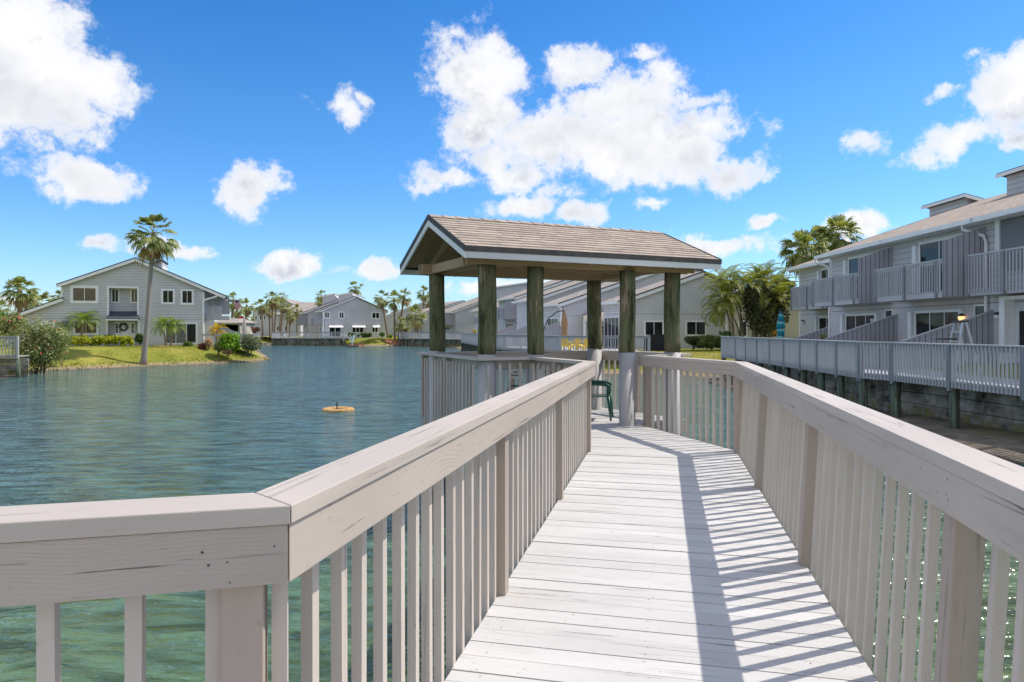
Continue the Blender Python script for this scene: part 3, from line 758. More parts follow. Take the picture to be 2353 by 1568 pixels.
m = MB(); m.box(SF, -.145, .145, 0, .004, -.885, -.715); m.build('sign_panel', M_SIGN, sg_)
text('NO', .058, SF(0, .006, -.772), math.atan2(sd.y, sd.x), M_INK, sg_)
text('FISHING', .05, SF(0, .006, -.832), math.atan2(sd.y, sd.x), M_INK, sg_)

# green monobloc chairs
def armchair(name, label, x, y, rot, k, mat, group):
    root = thing(name, label, 'chair', (0, 0, 0), group)
    m = MB(); N = 9
    def sheet(fn, nu, nv, th=.006):
        g = [[Vector(fn(i / nu, j / nv)) for j in range(nv + 1)] for i in range(nu + 1)]
        for i in range(nu):
            for j in range(nv):
                q = [g[i][j], g[i + 1][j], g[i + 1][j + 1], g[i][j + 1]]
                nn = (q[1] - q[0]).cross(q[3] - q[0]).normalized() * th
                m.face([p + nn for p in q]); m.face([p - nn for p in reversed(q)])
    m2 = m
    sheet(lambda u, v: ((u - .5) * .46, -.23 + v * .45, .42 - .02 * math.sin(math.pi * u) + .02 * (1 - v) ** 2), 8, 6)
    m.build('seat', mat, root, smooth=True)
    m = MB()
    for q in range(7):
        x0 = -.19 + q * .063
        m.hexa([(x0 + dx, .215 + .02 * 0 + (z - .42) * .25 + dy, z - abs(q - 3) * .012 * (z > .5)) for dx in (-.021, .021) for dy in (0, .012) for z in (.43, .84)], (.04, .012, .4))
    m.tube([(-.235, .22, .42), (-.245, .27, .62), (-.21, .325, .83), (-.1, .34, .88), (.1, .34, .88), (.21, .325, .83), (.245, .27, .62), (.235, .22, .42)], .017, 8)
    m.build('backrest', mat, root, smooth=False)
    for s_ in (-1, 1):
        m = MB(); m.tube([(s_ * .24, .27, .66), (s_ * .275, .15, .665), (s_ * .285, -.08, .66), (s_ * .285, -.20, .645), (s_ * .275, -.225, .60)], [.02, .026, .03, .028, .022], 8)
        m.tube([(s_ * .275, -.215, .60), (s_ * .255, -.20, .43)], .022, 8); m.build('armrest', mat, root, smooth=True)
        for yy, sp_ in ((-.215, -.05), (.22, .06)):
            m = MB(); m.tube([(s_ * .235, yy, .43), (s_ * .262, yy + sp_, .0)], [.03, .018], 8); m.build('leg', mat, root, smooth=True)
    root.scale = (k, k, k); root.location = (x, y, ZD + .0); root.rotation_euler = (0, 0, rot); return root
g_ = 'green garden chairs in the gazebo'
armchair('garden_chair', 'green plastic armchair seen from the side beside the gazebo entrance', 1.42, 11.35, R(78), .90, M_GPLAST, g_)
armchair('garden_chair', 'green plastic chair, left one of the two showing only their backs behind the railing', 0.14, 10.42, R(168), .73, M_GPLAST, g_)
armchair('garden_chair', 'green plastic chair, right one of the two showing only their backs behind the railing', .40, 10.85, R(178), .74, M_GPLAST, g_)

# float ring in the lake
fr = thing('fountain_float', 'round tan foam float ring with a short dark pipe standing on the lake', 'float', PV(777, 945, 22.4) * 1)
fx, fy = (777 - CX) / FPX * 22.4, 22.4
fr.location = (fx, fy, ZW)
m = MB(); n = 28; ring = [(.27, -.06), (.27, .04), (.34, .085), (.46, .085), (.52, .05), (.535, -.06)]
for k in range(n):
    a0, a1 = 2 * math.pi * k / n, 2 * math.pi * (k + 1) / n
    for j in range(len(ring)):
        (r0, z0), (r1, z1) = ring[j], ring[(j + 1) % len(ring)]
        m.face([(fx + r0 * math.cos(a0), fy + r0 * math.sin(a0), ZW + z0), (fx + r1 * math.cos(a0), fy + r1 * math.sin(a0), ZW + z1), (fx + r1 * math.cos(a1), fy + r1 * math.sin(a1), ZW + z1), (fx + r0 * math.cos(a1), fy + r0 * math.sin(a1), ZW + z0)])
m.build('float_ring', M_FOAM, fr)
m = MB(); m.tube([(fx - .04, fy, ZW - .1), (fx - .04, fy, ZW + .24)], .022, 8); m.tube([(fx - .04, fy, ZW + .2), (fx - .04, fy, ZW + .25)], .034, 8); m.build('pipe', M_DKMET, fr)
m = MB(); m.beam((fx - .3, fy, ZW + .05), (fx + .3, fy, ZW + .05), .06, .05); m.build('cross_bar', M_DKMET, fr)
# ------------------------------------------------------------------ building parts
def window(par, F, a0, a1, c0, c1, b=0, name='window', trim=.09, mull=(.5,), pane=None, rail=0.045, depth=.05, shade=None, tm=None):
    """outward is -b of the frame (towards the viewer)"""
    if a1 < a0: a0, a1 = a1, a0
    tm = tm or M_WHITE; m = MB()
    m.box(F, a0 - trim, a1 + trim, b - depth, b + .0, c1, c1 + trim); m.box(F, a0 - trim, a1 + trim, b - depth - .02, b, c0 - trim, c0)
    m.box(F, a0 - trim, a0, b - depth, b, c0, c1); m.box(F, a1, a1 + trim, b - depth, b, c0, c1)
    for q in mull:
        x = a0 + (a1 - a0) * q; m.box(F, x - rail / 2, x + rail / 2, b - depth + .012, b - .004, c0, c1)
    w = m.build(name, tm, par)
    g = MB(); g.box(F, a0 + .002, a1 - .002, b - .02, b - .006, c0 + .002, c1 - .002); g.build('pane', pane or M_GLASS, w)
    return w
def slab(m, q, th, uvs=None):
    """roof plane from 4 points (eave a, eave b, ridge b, ridge a), th thick below"""
    q = [Vector(p) for p in q]; lu = (q[1] - q[0]).length; lv = (q[3] - q[0]).length
    uv = [(0, 0), (lu, 0), (lu, lv), (0, lv)]
    d = Vector((0, 0, -th))
    m.face(q, uv); m.face([p + d for p in reversed(q)], [(0, 0)] * 4)
    for i in range(4):
        a, b = q[i], q[(i + 1) % 4]; m.face([a + d, b + d, b, a], [(0, .004)] * 4)
def edgeboard(m, p0, p1, h, drop, w=.04, out=None):
    p0, p1 = Vector(p0), Vector(p1)
    m.beam(p0 + Vector((0, 0, -drop)), p1 + Vector((0, 0, -drop)), w, h)

def gutter(par, p0, p1, mat=None):
    m = MB(); m.beam(Vector(p0), Vector(p1), .11, .12); return m.build('gutter', mat or M_WHITE, par)

# ------------------------------------------------------------------ the big house across the lake on the left (plane y = 62)
HD = 62.0
H = Fr((-31, HD), (.94, .34), (-.34, .94))
def hq(cx, cy): return H.px(*c1(cx, cy))
house = thing('lake_house', 'grey two storey gabled house with white front door and wreath behind the leaning palm', 'house', tuple(H(hq(1000, 1262)[0], 0, ZG)))
zg = ZG - .1
def P_(cx, cy): return hq(cx, cy)
wall = MB()
xl, xr = P_(515, 0)[0], P_(1667, 0)[0]
ra, rb = P_(882, 0)[0], P_(1136, 0)[0]            # recess
zt = P_(0, 770)[1]; pk = P_(1115, 560); za = P_(515, 772)[1]; zr_ = P_(1667, 796)[1]
def rl(x): return za + (pk[1] - za) * (x - xl) / (pk[0] - xl)
wall.prism(H, [(xl, zg), (ra, zg), (ra, rl(ra)), (xl, za)], 0, .25)
def rr_(x): return pk[1] + (zr_ - pk[1]) * (x - pk[0]) / (xr - pk[0])
wall.prism(H, [(rb, zg), (xr, zg), (xr, zr_), (rb, rr_(rb))], 0, .25)
wall.prism(H, [(ra, zt), (rb, zt), (rb, rr_(rb)), (pk[0], pk[1]), (ra, rl(ra))], 0, .25)
wall.box(H, ra, rb, .8, .9, zg, zt); wall.box(H, ra - .02, ra, .25, .8, zg, zt); wall.box(H, rb, rb + .02, .25, .8, zg, zt); wall.box(H, ra, rb, .25, .8, zt, zt + .02)
gl = P_(150, 1000); gx = P_(60, 1030)
gle = P_(515, 886)[1]
wall.prism(H, [(P_(40, 0)[0], zg), (xl, zg), (xl, gle), (P_(40, 0)[0], P_(40, 1048)[1])], .02, .25)
wall.box(H, xl, xl + .2, .25, 14, zg, za); wall.box(H, xr - .2, xr, .25, 14, zg, zr_ - .0)
wall.build('wall', M_SID, house)
# roof
def rpt(cx, cy, b): a, c = P_(cx, cy); return H(a, b, c)
m = MB()
slab(m, [rpt(468, 764, 14), rpt(468, 764, -.35), rpt(1115, 546, -.35), rpt(1115, 546, 14)], .16)
slab(m, [rpt(1852, 856, -.35), rpt(1852, 856, 14), rpt(1115, 546, 14), rpt(1115, 546, -.35)], .16)
slab(m, [rpt(40, 1038, 12), rpt(40, 1038, -.3), rpt(518, 872, -.3), rpt(518, 872, 12)], .14)
rf = m.build('roof', M_SHINGD, house)
m = MB()
for a, b in (((468, 771), (1115, 553)), ((1115, 553), (1852, 864)), ((40, 1046), (516, 880))):
    m.beam(rpt(*a, -.33) + Vector((0, 0, -.02)), rpt(*b, -.33) + Vector((0, 0, -.02)), .05, .24)
m.build('barge_board', M_WHITE, rf)
# raised clerestory
m = MB(); m.prism(H, [P_(1205, 590), P_(1205, 575), P_(1298, 548), P_(1298, 640)], 2.0, 6); cl = m.build('clerestory', M_SID, house)
m = MB(); slab(m, [rpt(1306, 543, 6.2), rpt(1306, 543, 1.8), rpt(1200, 577, 1.8), rpt(1200, 577, 6.2)], .12); m.build('clerestory_roof', M_SHINGD, cl)
m = MB(); m.box(H, P_(1299, 0)[0], P_(1303, 0)[0], 2.1, 5.9, P_(0, 610)[1], P_(0, 560)[1]); m.build('clerestory_trim', M_WHITE, cl)
# trims
m = MB()
for a, b, c, d in ((878, 768, 893, 1020), (1125, 768, 1139, 1020)): m.box(H, P_(a, 0)[0], P_(c, 0)[0], -.05, .2, P_(0, d)[1], P_(0, b)[1])
m.box(H, P_(878, 0)[0], P_(1139, 0)[0], -.055, .2, P_(0, 779)[1], P_(0, 764)[1])
m.build('recess_trim', M_WHITE, house)
m = MB()
for a, b, c, d in ((500, 775, 517, 878), (1660, 800, 1676, 1262), (868, 1055, 884, 1180), (1130, 1055, 1146, 1210)): m.box(H, P_(a, 0)[0], P_(c, 0)[0], -.045, .1, P_(0, d)[1], P_(0, b)[1])
m.build('corner_trim', M_WHITE, house)
m = MB(); slab(m, [rpt(878, 1046, -.7), rpt(1141, 1046, -.7), rpt(1136, 985, .78), rpt(884, 985, .78)], .05); aw = m.build('porch_roof', M_SHINGD, house)
m = MB(); m.box(H, P_(878, 0)[0], P_(1141, 0)[0], -.74, -.68, P_(0, 1059)[1], P_(0, 1047)[1]); m.build('eave_board', M_WHITE, aw)
def hwin(x0, y0, x1, y1, b=0, **k):
    a0, c1_ = P_(x0, y0); a1, c0 = P_(x1, y1); return window(house, H, a0, a1, c0, c1_, b, **k)
hwin(600, 796, 784, 902, pane=M_BLIND, trim=.22); hwin(618, 1078, 790, 1165, pane=M_BLIND, trim=.17)
hwin(906, 806, 953, 906, .8, trim=.12); hwin(1066, 806, 1114, 908, .8, pane=M_BLIND, trim=.12)
hwin(1338, 818, 1418, 914, trim=.18); hwin(1497, 820, 1573, 918, trim=.18)
dr = hwin(1362, 1090, 1606, 1246, name='sliding_door', mull=(.33, .68), trim=.14, pane=M_VBLIND)
m = MB(); m.box(H, P_(1538, 0)[0], P_(1604, 0)[0], -.03, -.022, P_(0, 1243)[1], P_(0, 1092)[1]); m.build('insect_screen', M_BLACK, dr)
m = MB(); m.box(H, P_(928, 0)[0], P_(1096, 0)[0], .72, .80, zg + .1, P_(0, 1066)[1]); door = m.build('front_door', M_WHITE, house)
for a, b in ((935, 952), (1068, 1084)):
    for k in range(4):
        y0 = 1088 + k * 20; m = MB(); m.box(H, P_(a, 0)[0], P_(b, 0)[0], .705, .719, P_(0, y0 + 16)[1], P_(0, y0)[1]); m.build('side_light', M_GLASS, door)
m = MB(); cx_, cz_ = H.px(*c1(1012, 1116), .66); R_ = .33
for k in range(260):
    th = random.uniform(0, 6.283); rr = R_ + random.gauss(0, .05) - .03; p = H(cx_ + rr * math.cos(th), .66 + random.uniform(-.04, .04), cz_ + rr * math.sin(th))
    d1 = Vector((random.uniform(-1, 1), random.uniform(-1, 1), random.uniform(-1, 1))).normalized() * .07; d2 = d1.orthogonal().normalized() * .03
    m.face([p - d1, p - d2, p + d1, p + d2])
m.build('wreath', M_DKLEAF, door)
m = MB(); p = P_(970, 1157); m.box(H, p[0] - .04, p[0] + .04, .66, .72, p[1] - .06, p[1] + .1); m.build('door_handle', M_DKMET, door)
# balcony on the right side of this house, privacy boards and side porch
m = MB(); bx0, bx1 = P_(1682, 0)[0], P_(1878, 0)[0]
m.box(H, bx0, bx1, .5, 4.5, P_(0, 1046)[1], P_(0, 1012)[1]); bal = m.build('balcony', M_GREYL, house)
m = MB(); m.box(H, bx0, P_(1815, 0)[0], .45, .53, P_(0, 936)[1], P_(0, 924)[1]); m.box(H, bx0, P_(1815, 0)[0], .48, .55, P_(0, 1012)[1], P_(0, 990)[1])
for k in range(9): x = bx0 + .1 + k * (P_(1810, 0)[0] - bx0) / 9; m.box(H, x, x + .11, .47, .55, P_(0, 1000)[1], P_(0, 930)[1])
m.build('balcony_railing', M_GREYL, bal)
m = MB(); m.prism(H, [P_(1757, 1012), P_(1878, 1012), P_(1878, 886), P_(1845, 868), P_(1757, 836)], 1.0, 1.08); m.build('privacy_screen', M_BATT, bal)
m = MB(); m.prism(H, [P_(1680, 1046), P_(1680, 812), P_(1757, 836), P_(1757, 1046)], 3.0, 3.1); m.box(H, P_(1676, 0)[0], P_(1752, 0)[0], .6, .7, zg, P_(0, 1052)[1]); m.build('side_wall', M_SID, house)
m = MB(); m.tube([rpt(1795, 850, -.3), rpt(1770, 868, -.2), rpt(1672, 896, -.1), rpt(1668, 905, -.1), rpt(1668, 1255, -.1)], .09, 8); m.build('downspout', M_WHITE, house)
m = MB(); m.prism(H, [P_(1755, 1255), P_(1755, 1085), P_(1985, 1172), P_(1985, 1255)], -.6, -.52); m.build('sloped_screen', M_BATT, house)
m = MB(); m.box(H, P_(300, 0)[0], P_(450, 0)[0], -.03, .02, zg, P_(0, 1072)[1]); m.build('garage_door', M_WHITE, house)

# ------------------------------------------------------------------ generic lake-side townhouse unit
def unit(name, label, O, t, out, L=6.0, k=1.0, ze=3.95, pitch=.34, ridge=8.2, W=15, wallmat=None, roofmat=None, gable=None, clere=True, balc=True, group=None, zf=-1.45, over=.62,
         screen=1, front='door', near_wall=True, parent=None, clen=(.6, 5.2), cheight=.9, shutters=True, ext=(.25, .25)):
    """s runs along t away from the viewer, o outward to the lake"""
    wallmat = wallmat or M_SIDF; roofmat = roofmat or M_SHINGF
    Z = lambda z: zf + (z + 1.45) * k
    root = parent or thing(name, label, 'house', (O[0], O[1], zf), group)
    F = Fr((O[0], O[1]), t, (-out[0], -out[1]))     # a = s, b = inward
    zr = ze + pitch * (ridge + over)
    m = MB(); m.box(F, 0, L, 0, .25, zf - .1, ze + .02)
    NF = Fr((O[0], O[1]), (-out[0], -out[1]), t)
    zw = ze + pitch * over
    if near_wall:
        zend = zr - pitch * (W - ridge)
        m.prism(NF, [(0.0, zf - .1), (W, zf - .1), (W, zend - .1), (ridge, zr - .14), (.0, zw - .14)], -.0, .22)
    m.box(F, L - .2, L, .25, W, zf, ze)
    m.build('wall', wallmat, root)
    m = MB(); E = lambda s_, b: F(s_, b, zr - pitch * abs(b - ridge))
    x0, x1 = -ext[0], L + ext[1]
    slab(m, [E(x1, -over), E(x0, -over), E(x0, ridge), E(x1, ridge)], .14)
    slab(m, [E(x0, W + .3), E(x1, W + .3), E(x1, ridge), E(x0, ridge)], .14)
    rf = m.build('roof', roofmat, root)
    for e_, sg in ((ext[0], -1), (ext[1], 1)):
        if not e_: continue
        q = (x0 - .01) if sg < 0 else (x1 + .01); q2 = (x0 - .05) if sg < 0 else (x1 + .05)
        m = MB(); m.beam(E(q, -over) + Vector((0, 0, -.08)), E(q, ridge) + Vector((0, 0, -.08)), .06, .26); m.build('barge_board', M_WHITE, rf)
        m = MB(); m.beam(E(q2, -over) + Vector((0, 0, .015)), E(q2, ridge) + Vector((0, 0, .015)), .05, .09); m.build('drip_edge', M_DARKT, rf)
    m = MB(); a, b = F(x0 - .02, -over - .07, ze - .02), F(x1 + .02, -over - .07, ze - .02); m.beam(a, b, .12, .17); m.build('gutter', M_WHITE, root)
    m = MB(); m.box(F, x0 + .05, x1 - .05, -over, 0, ze - .17, ze - .13); m.build('soffit', M_WHITE, root)
    if clere:
        s0, s1 = clen; b0 = 6.0; zb = zr - pitch * (ridge - b0); ht = cheight
        m = MB(); m.prism(NF, [(b0, zb - .1), (b0, zb + ht), (b0 + 2.6, zb + ht - .75), (b0 + 3.4, zb + .1)], s0, s1); c_ = m.build('clerestory', wallmat, root)
        m = MB(); slab(m, [F(s1 + .25, b0 - .3, zb + ht + .18), F(s0 - .25, b0 - .3, zb + ht + .18), F(s0 - .25, b0 + 3.4, zb + ht - .85), F(s1 + .25, b0 + 3.4, zb + ht - .85)], .07); m.build('clerestory_roof', roofmat, c_)
        m = MB(); m.beam(F(s0 - .28, b0 - .32, zb + ht + .13), F(s1 + .28, b0 - .32, zb + ht + .13), .05, .16); m.beam(F(s0 - .28, b0 - .3, zb + ht + .12), F(s0 - .28, b0 + 3.4, zb + ht - .92), .05, .16); m.build('clerestory_trim', M_WHITE, c_)
    if balc:
        b0_, b1_ = (.45, 5.0)
        m = MB(); m.box(F, b0_, b1_, -1.515, -.0, Z(1.16), Z(1.40)); bl = m.build('balcony', M_GREYL, root)
        m = MB(); m.box(F, b0_, b1_, -1.54, -1.44, Z(2.49), Z(2.54)); m.box(F, b0_, b1_, -1.52, -1.48, Z(2.37), Z(2.488)); m.box(F, b1_ - .06, b1_, -1.42, 0, Z(2.4), Z(2.5))
        m.build('balcony_rail', M_GREYL, bl)
        n = int((b1_ - b0_) / .145); m = MB()
        for q in range(n): a = b0_ + .05 + q * (b1_ - b0_ - .1) / (n - 1); m.box(F, a - .02, a + .02, -1.56, -1.521, Z(1.36), Z(2.47))
        for q in range(9): a = -1.42 + q * .155; m.box(F, b1_ - .01, b1_ + .03, a, a + .04, Z(1.25), Z(2.47))
        m.build('picket_panel', M_GREYL, bl)
        for q in (0.05, .5, .98):
            m = MB(); a = b0_ + (b1_ - b0_ - .1) * q; m.box(F, a, a + .09, -1.6, -1.5, Z(1.16), Z(2.48)); m.build('balcony_post', M_GREYD, bl)
        m = MB(); m.prism(NF, [(0, Z(1.18)), (0, Z(3.68)), (-1.5, Z(3.18)), (-1.5, Z(1.18))], b0_ - .1, b0_ - .02); m.build('privacy_screen', M_BATT, bl)
        window(root, F, 1.7, 4.2, Z(1.45), Z(3.5), 0, name='balcony_door', trim=.12, mull=(.5,))
        if shutters:
            m = MB(); m.box(F, 4.36, 4.62, -.14, 0, Z(1.45), Z(3.5)); m.build('storm_shutter', M_WHITE, root); m = MB(); m.box(F, 1.5, 1.57, -.14, 0, Z(1.45), Z(3.5)); m.build('storm_shutter', M_WHITE, root)
    if front == 'door':
        window(root, F, 1.75, 4.5, Z(-1.4), Z(.68), 0, name='patio_door', trim=.1, mull=(.32, .66))
        m = MB(); m.box(F, 4.66, 4.9, -.16, 0, Z(-1.4), Z(.75)); m.build('storm_shutter', M_WHITE, root); m = MB(); m.box(F, 1.42, 1.62, -.16, 0, Z(-1.4), Z(.72)); m.build('storm_shutter', M_WHITE, root)
        window(root, F, .35, .85, Z(.1), Z(.85), 0, name='small_window', trim=.07, mull=())
    elif front == 'window':
        window(root, F, 1.0, 3.6, Z(-.5), Z(.68), 0, name='window', trim=.12, mull=(.35, .68))
    if screen:
        m = MB(); m.prism(NF, [(0, zf), (0, Z(.66)), (-3.2, Z(-.42)), (-5.0, Z(-.45)), (-5.0, zf)], -.04, .04); sc_ = m.build('sloped_screen', M_BATT, root)
        m = MB(); m.beam(NF(0, 0, Z(.70)), NF(-3.2, 0, Z(-.38)), .13, .05); m.build('screen_cap', M_GREYL, sc_)
    return root, F, NF

# ------------------------------------------------------------------ right-hand townhouses
def globe(par, p, lit=False):
    m = MB(); m.tube([p + Vector((0, 0, .05)), p + Vector((0, 0, .12)), p + Vector((0, 0, .16))], [.10, .10, .05], 12); m.build('lamp_cap', M_DKMET, par)
    me = MB(); n = 12
    for i in range(8):
        for j in range(n):
            q = [];
            for di, dj in ((0, 0), (0, 1), (1, 1), (1, 0)):
                th = math.pi * (i + di) / 8; ph = 2 * math.pi * (j + dj) / n
                q.append(p + Vector((math.sin(th) * math.cos(ph), math.sin(th) * math.sin(ph), -math.cos(th))) * .115)
            me.face(q[::-1])
    me.build('lamp_globe', M_LIT if lit else M_LAMPG, par, smooth=True)
XF = 16.9
T_ = (0, 1); OUT = (-1, 0)
rb_, FB, NB = unit('townhouse', 'grey right-hand townhouse with two balcony screens and a lit wall lamp above the stepladder', (XF, 24.0), T_, OUT, L=5.95, ext=(0, 0), wallmat=M_SID, roofmat=M_SHING, gable=1, clen=(3.6, 7.6), group='townhouses along the right shore', near_wall=False)
rb2, FB2, NB2 = unit('townhouse', 'grey right-hand townhouse with the second balcony and a white storm shutter beside its patio door', (XF, 29.95), T_, OUT, L=6.3, ext=(0, .25), wallmat=M_SID, roofmat=M_SHING, clere=False, group='townhouses along the right shore', near_wall=False)
rc_, FC, NC = unit('townhouse', 'far end grey townhouse of the right row set back beside the palm clump', (XF + 1.5, 36.3), T_, OUT, L=7.4, wallmat=M_SID, roofmat=M_SHING, clen=(.3, 3.6), group='townhouses along the right shore', near_wall=True)
ra_, FA0, NA0 = unit('townhouse', 'nearest right-hand townhouse cut by the frame, with a covered balcony in deep shade', (XF, 12.0), T_, OUT, L=12.0, ext=(.25, 0), wallmat=M_SID, roofmat=M_SHING, balc=False, clen=(8.4, 12.5), clere=False, group='townhouses along the right shore', front=None, near_wall=False, screen=0)
FA = Fr((XF, 17.8), T_, (1, 0))
# unit A: covered balcony in front of a flat wall with a dark panel
m = MB(); m.box(FA, .3, 6.18, -.9, -.0, 1.18, 1.42); bA = m.build('balcony', M_GREYL, ra_)
m = MB(); m.box(FA, .3, 6.18, -.95, -.84, 2.55, 2.61); m.build('balcony_rail', M_GREYL, bA)
m = MB()
for q in range(38): a = .4 + q * .152; m.box(FA, a, a + .04, -.97, -.93, 1.25, 2.53)
m.build('picket_panel', M_GREYL, bA)
for a in (6.05, 4.3, 2.6):
    m = MB(); m.box(FA, a, a + .12, -1.0, -.9, 1.16, 2.56); m.build('balcony_post', M_GREYD, bA)
m = MB(); m.box(FA, 5.75, 5.95, -.1, -.02, 2.6, 3.85); m.build('balcony_column', M_WHITE, bA)
M_SHADY = plain('recess_shade', (.23, .235, .25), .9, .1, .06, 20)  # dark tone paints the deep shade of the balcony recess
m = MB(); m.box(FA, .0, 5.75, -.05, -.03, 2.0, 3.75); m.build('recess_shade_panel', M_SHADY, bA)
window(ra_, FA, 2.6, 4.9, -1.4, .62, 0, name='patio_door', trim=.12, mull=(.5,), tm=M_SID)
m = MB(); m.box(FA, 5.15, 5.4, -.35, 0, -1.45, 1.0); m.box(FA, .2, 5.4, -.35, 0, 1.0, 1.12); m.build('patio_frame', M_WHITE, ra_)
for par, x, y, lit in ((rb_, *c4(1900, 1118), True), (ra_, *c4(2160, 1110), False), (rb2, *c4(1259, 1135), False), (rc_, *c4(748, 1153), False)):
    F_ = {rb_: FB, ra_: FA, rb2: FB2, rc_: FC}[par]; a, c = F_.px(x, y, -.13); globe(par, F_(a, -.13, c), lit)
# downspouts
for F_, par, x in ((FB, rb_, 2078), (FC, rc_, 950)):
    xx, _ = c4(x, 0); a, _ = F_.px(xx, 700, -.1); m = MB()
    if par is rc_: F_ = FB2; a = 6.2; par = rb2
    m.tube([F_(a + .5, -.62, 3.8), F_(a + .5, -.6, 3.62), F_(a + .1, -.12, 3.35), F_(a, -.1, 3.1), F_(a, -.1, -1.4)], .055, 8); m.build('downspout', M_WHITE, par)
m = MB(); m.box(FB2, 6.1, 6.32, -.03, .05, -1.4, 3.75); m.build('corner_trim', M_WHITE, rb2)
m = MB(); m.box(FC, 7.25, 7.42, -.03, .05, -1.4, 3.8); m.build('corner_trim', M_WHITE, rc_)
# satellite dish on the far roof edge
p = PV(*c4(1052, 548), 39.5); dish = thing('satellite_dish', 'grey satellite dish standing on the right roof in front of the palms', 'satellite dish', tuple(p))
m = MB(); ax = Vector((.45, -.6, .65)).normalized(); e1 = ax.orthogonal().normalized(); e2 = ax.cross(e1)
for i in range(3):
    for j in range(14):
        q = []
        for di, dj in ((0, 0), (1, 0), (1, 1), (0, 1)):
            r = .42 * (i + di) / 3; th = 2 * math.pi * (j + dj) / 14; q.append(p + (e1 * math.cos(th) * 1.1 + e2 * math.sin(th) * .8) * r + ax * (r * r * .5))
        m.face(q); m.face([v - ax * .015 for v in reversed(q)])
m.build('reflector', M_GREYL, dish, smooth=True)
m = MB(); m.tube([p, p + Vector((.15, 0, -.65))], .03, 6); m.tube([p - e2 * .3, p + ax * .55], .012, 5); m.build('mast', M_DKMET, dish)

# ------------------------------------------------------------------ E houses seen through the gazebo
def nrm(a, b): l = math.hypot(a, b); return (a / l, b / l)
TE = nrm(-.27, .96); OE = nrm(-.96, -.27)
e1, FE1, NE1 = unit('townhouse', 'pale grey gable house with two square windows to the right of the gazebo', (8.0, 50), TE, OE, L=3.2, ze=2.1, pitch=.335, ridge=6.6, W=8.6, wallmat=M_SIDW, clere=False, balc=False, front=None, screen=0, over=.35)
for x0, y0, x1, y1 in ((508, 918, 785, 1128), (1188, 918, 1484, 1122)):
    a0, c1_ = NE1.px(*rG(x0, y0)); a1, c0 = NE1.px(*rG(x1, y1)); window(e1, NE1, a0, a1, c0, c1_, 0, trim=.11)
window(e1, FE1, .35, 3.0, -1.4, .9, 0, name='patio_door', mull=(.25, .5, .75), trim=.06)
m = MB(); a_, _ = NE1.px(*rG(1822, 900)); m.box(NE1, a_, a_ + .2, -.05, 0, -1.5, 3.0); m.build('corner_trim', M_WHITE, e1)
e2, FE2, NE2 = unit('townhouse', 'grey house with a small shingled porch behind the closed beige umbrella', (4.1, 57), TE, OE, L=5, ze=2.2, pitch=.335, ridge=11, W=16, wallmat=M_SIDW, clere=False, balc=False, front=None, screen=1, over=.35)
a0, c1_ = FE2.px(*rE(945, 935)); window(e2, FE2, .7, 3.4, -1.1, .95, 0, mull=(.3, .62), trim=.1)
m = MB(); slab(m, [NE2(1.4, -1.6, .85), NE2(4.4, -1.6, .85), NE2(4.4, 0, 1.75), NE2(1.9, 0, 1.3)], .08); pr = m.build('porch_roof', M_SHINGF, e2)
m = MB(); m.box(NE2, 1.35, 4.5, -1.65, -1.58, .68, .86); m.box(NE2, 1.4, 1.55, -1.62, -1.5, -1.45, .68); m.build('porch_frame', M_WHITE, pr)
window(e2, NE2, 2.75, 4.6, -1.4, .35, 0, name='patio_door', trim=.08)
m = MB(); m.tube([FE2(-.1, -.35, 2.1), FE2(-.1, -.3, 1.95), FE2(-.1, .0, 1.8), FE2(-.1, -.08, .3)], .07, 8); m.build('downspout', M_WHITE, e2)
e3, FE3, NE3 = unit('townhouse', 'tall grey gable wall half hidden by the third gazebo post', (2.4, 66), TE, OE, L=7, ze=3.0, pitch=.335, ridge=12, W=18, wallmat=M_SIDW, clere=False, balc=False, front=None, screen=1, over=.4)
e4, FE4, NE4 = unit('townhouse', 'grey townhouse with slatted upper balcony left of the third gazebo post', (.75, 78), nrm(-.3, .95), nrm(-.95, -.3), L=8, ze=3.7, ridge=8.5, W=17, balc=True, clen=(1, 7), clere=False)

# far row on the right shore
TF = nrm(-.42, .91); OF = nrm(-.91, -.42)
grp = 'townhouses of the far row behind the gazebo'
f1 = unit('townhouse', 'far grey townhouse between the first two gazebo posts with a long raised clerestory', (-2.3, 102), TF, OF, L=9, k=.86, ze=3.1, pitch=.36, clen=(-1, 17), cheight=1.7, group=grp)
f2 = unit('townhouse', 'far grey townhouse just right of the leftmost gazebo post', (-10.0, 118), TF, OF, L=8.5, k=.86, ze=3.1, pitch=.36, clere=False, group=grp)
f3 = unit('townhouse', 'far grey townhouse with a white framed sunroom left of the leftmost gazebo post', (-16.9, 128), TF, OF, L=9, k=.86, ze=3.0, pitch=.30, clere=False, group=grp, screen=0)
f4r, F4, N4 = unit('townhouse', 'small pale gable end house at the far left of the back row behind thin palms', (-27.8, 150), nrm(-.1, 1), nrm(-1, -.1), L=10, k=1, ze=2.9, pitch=.36, ridge=8, W=15, clere=False, balc=False, front=None, screen=0, wallmat=M_SIDF)
for x0, x1 in ((85, 110), (168, 212)):
    a0, c1_ = N4.px(*rF(x0, 642)); a1, c0 = N4.px(*rF(x1, 702)); window(f4r, N4, a0, a1, c0, c1_, 0, trim=.12, mull=())

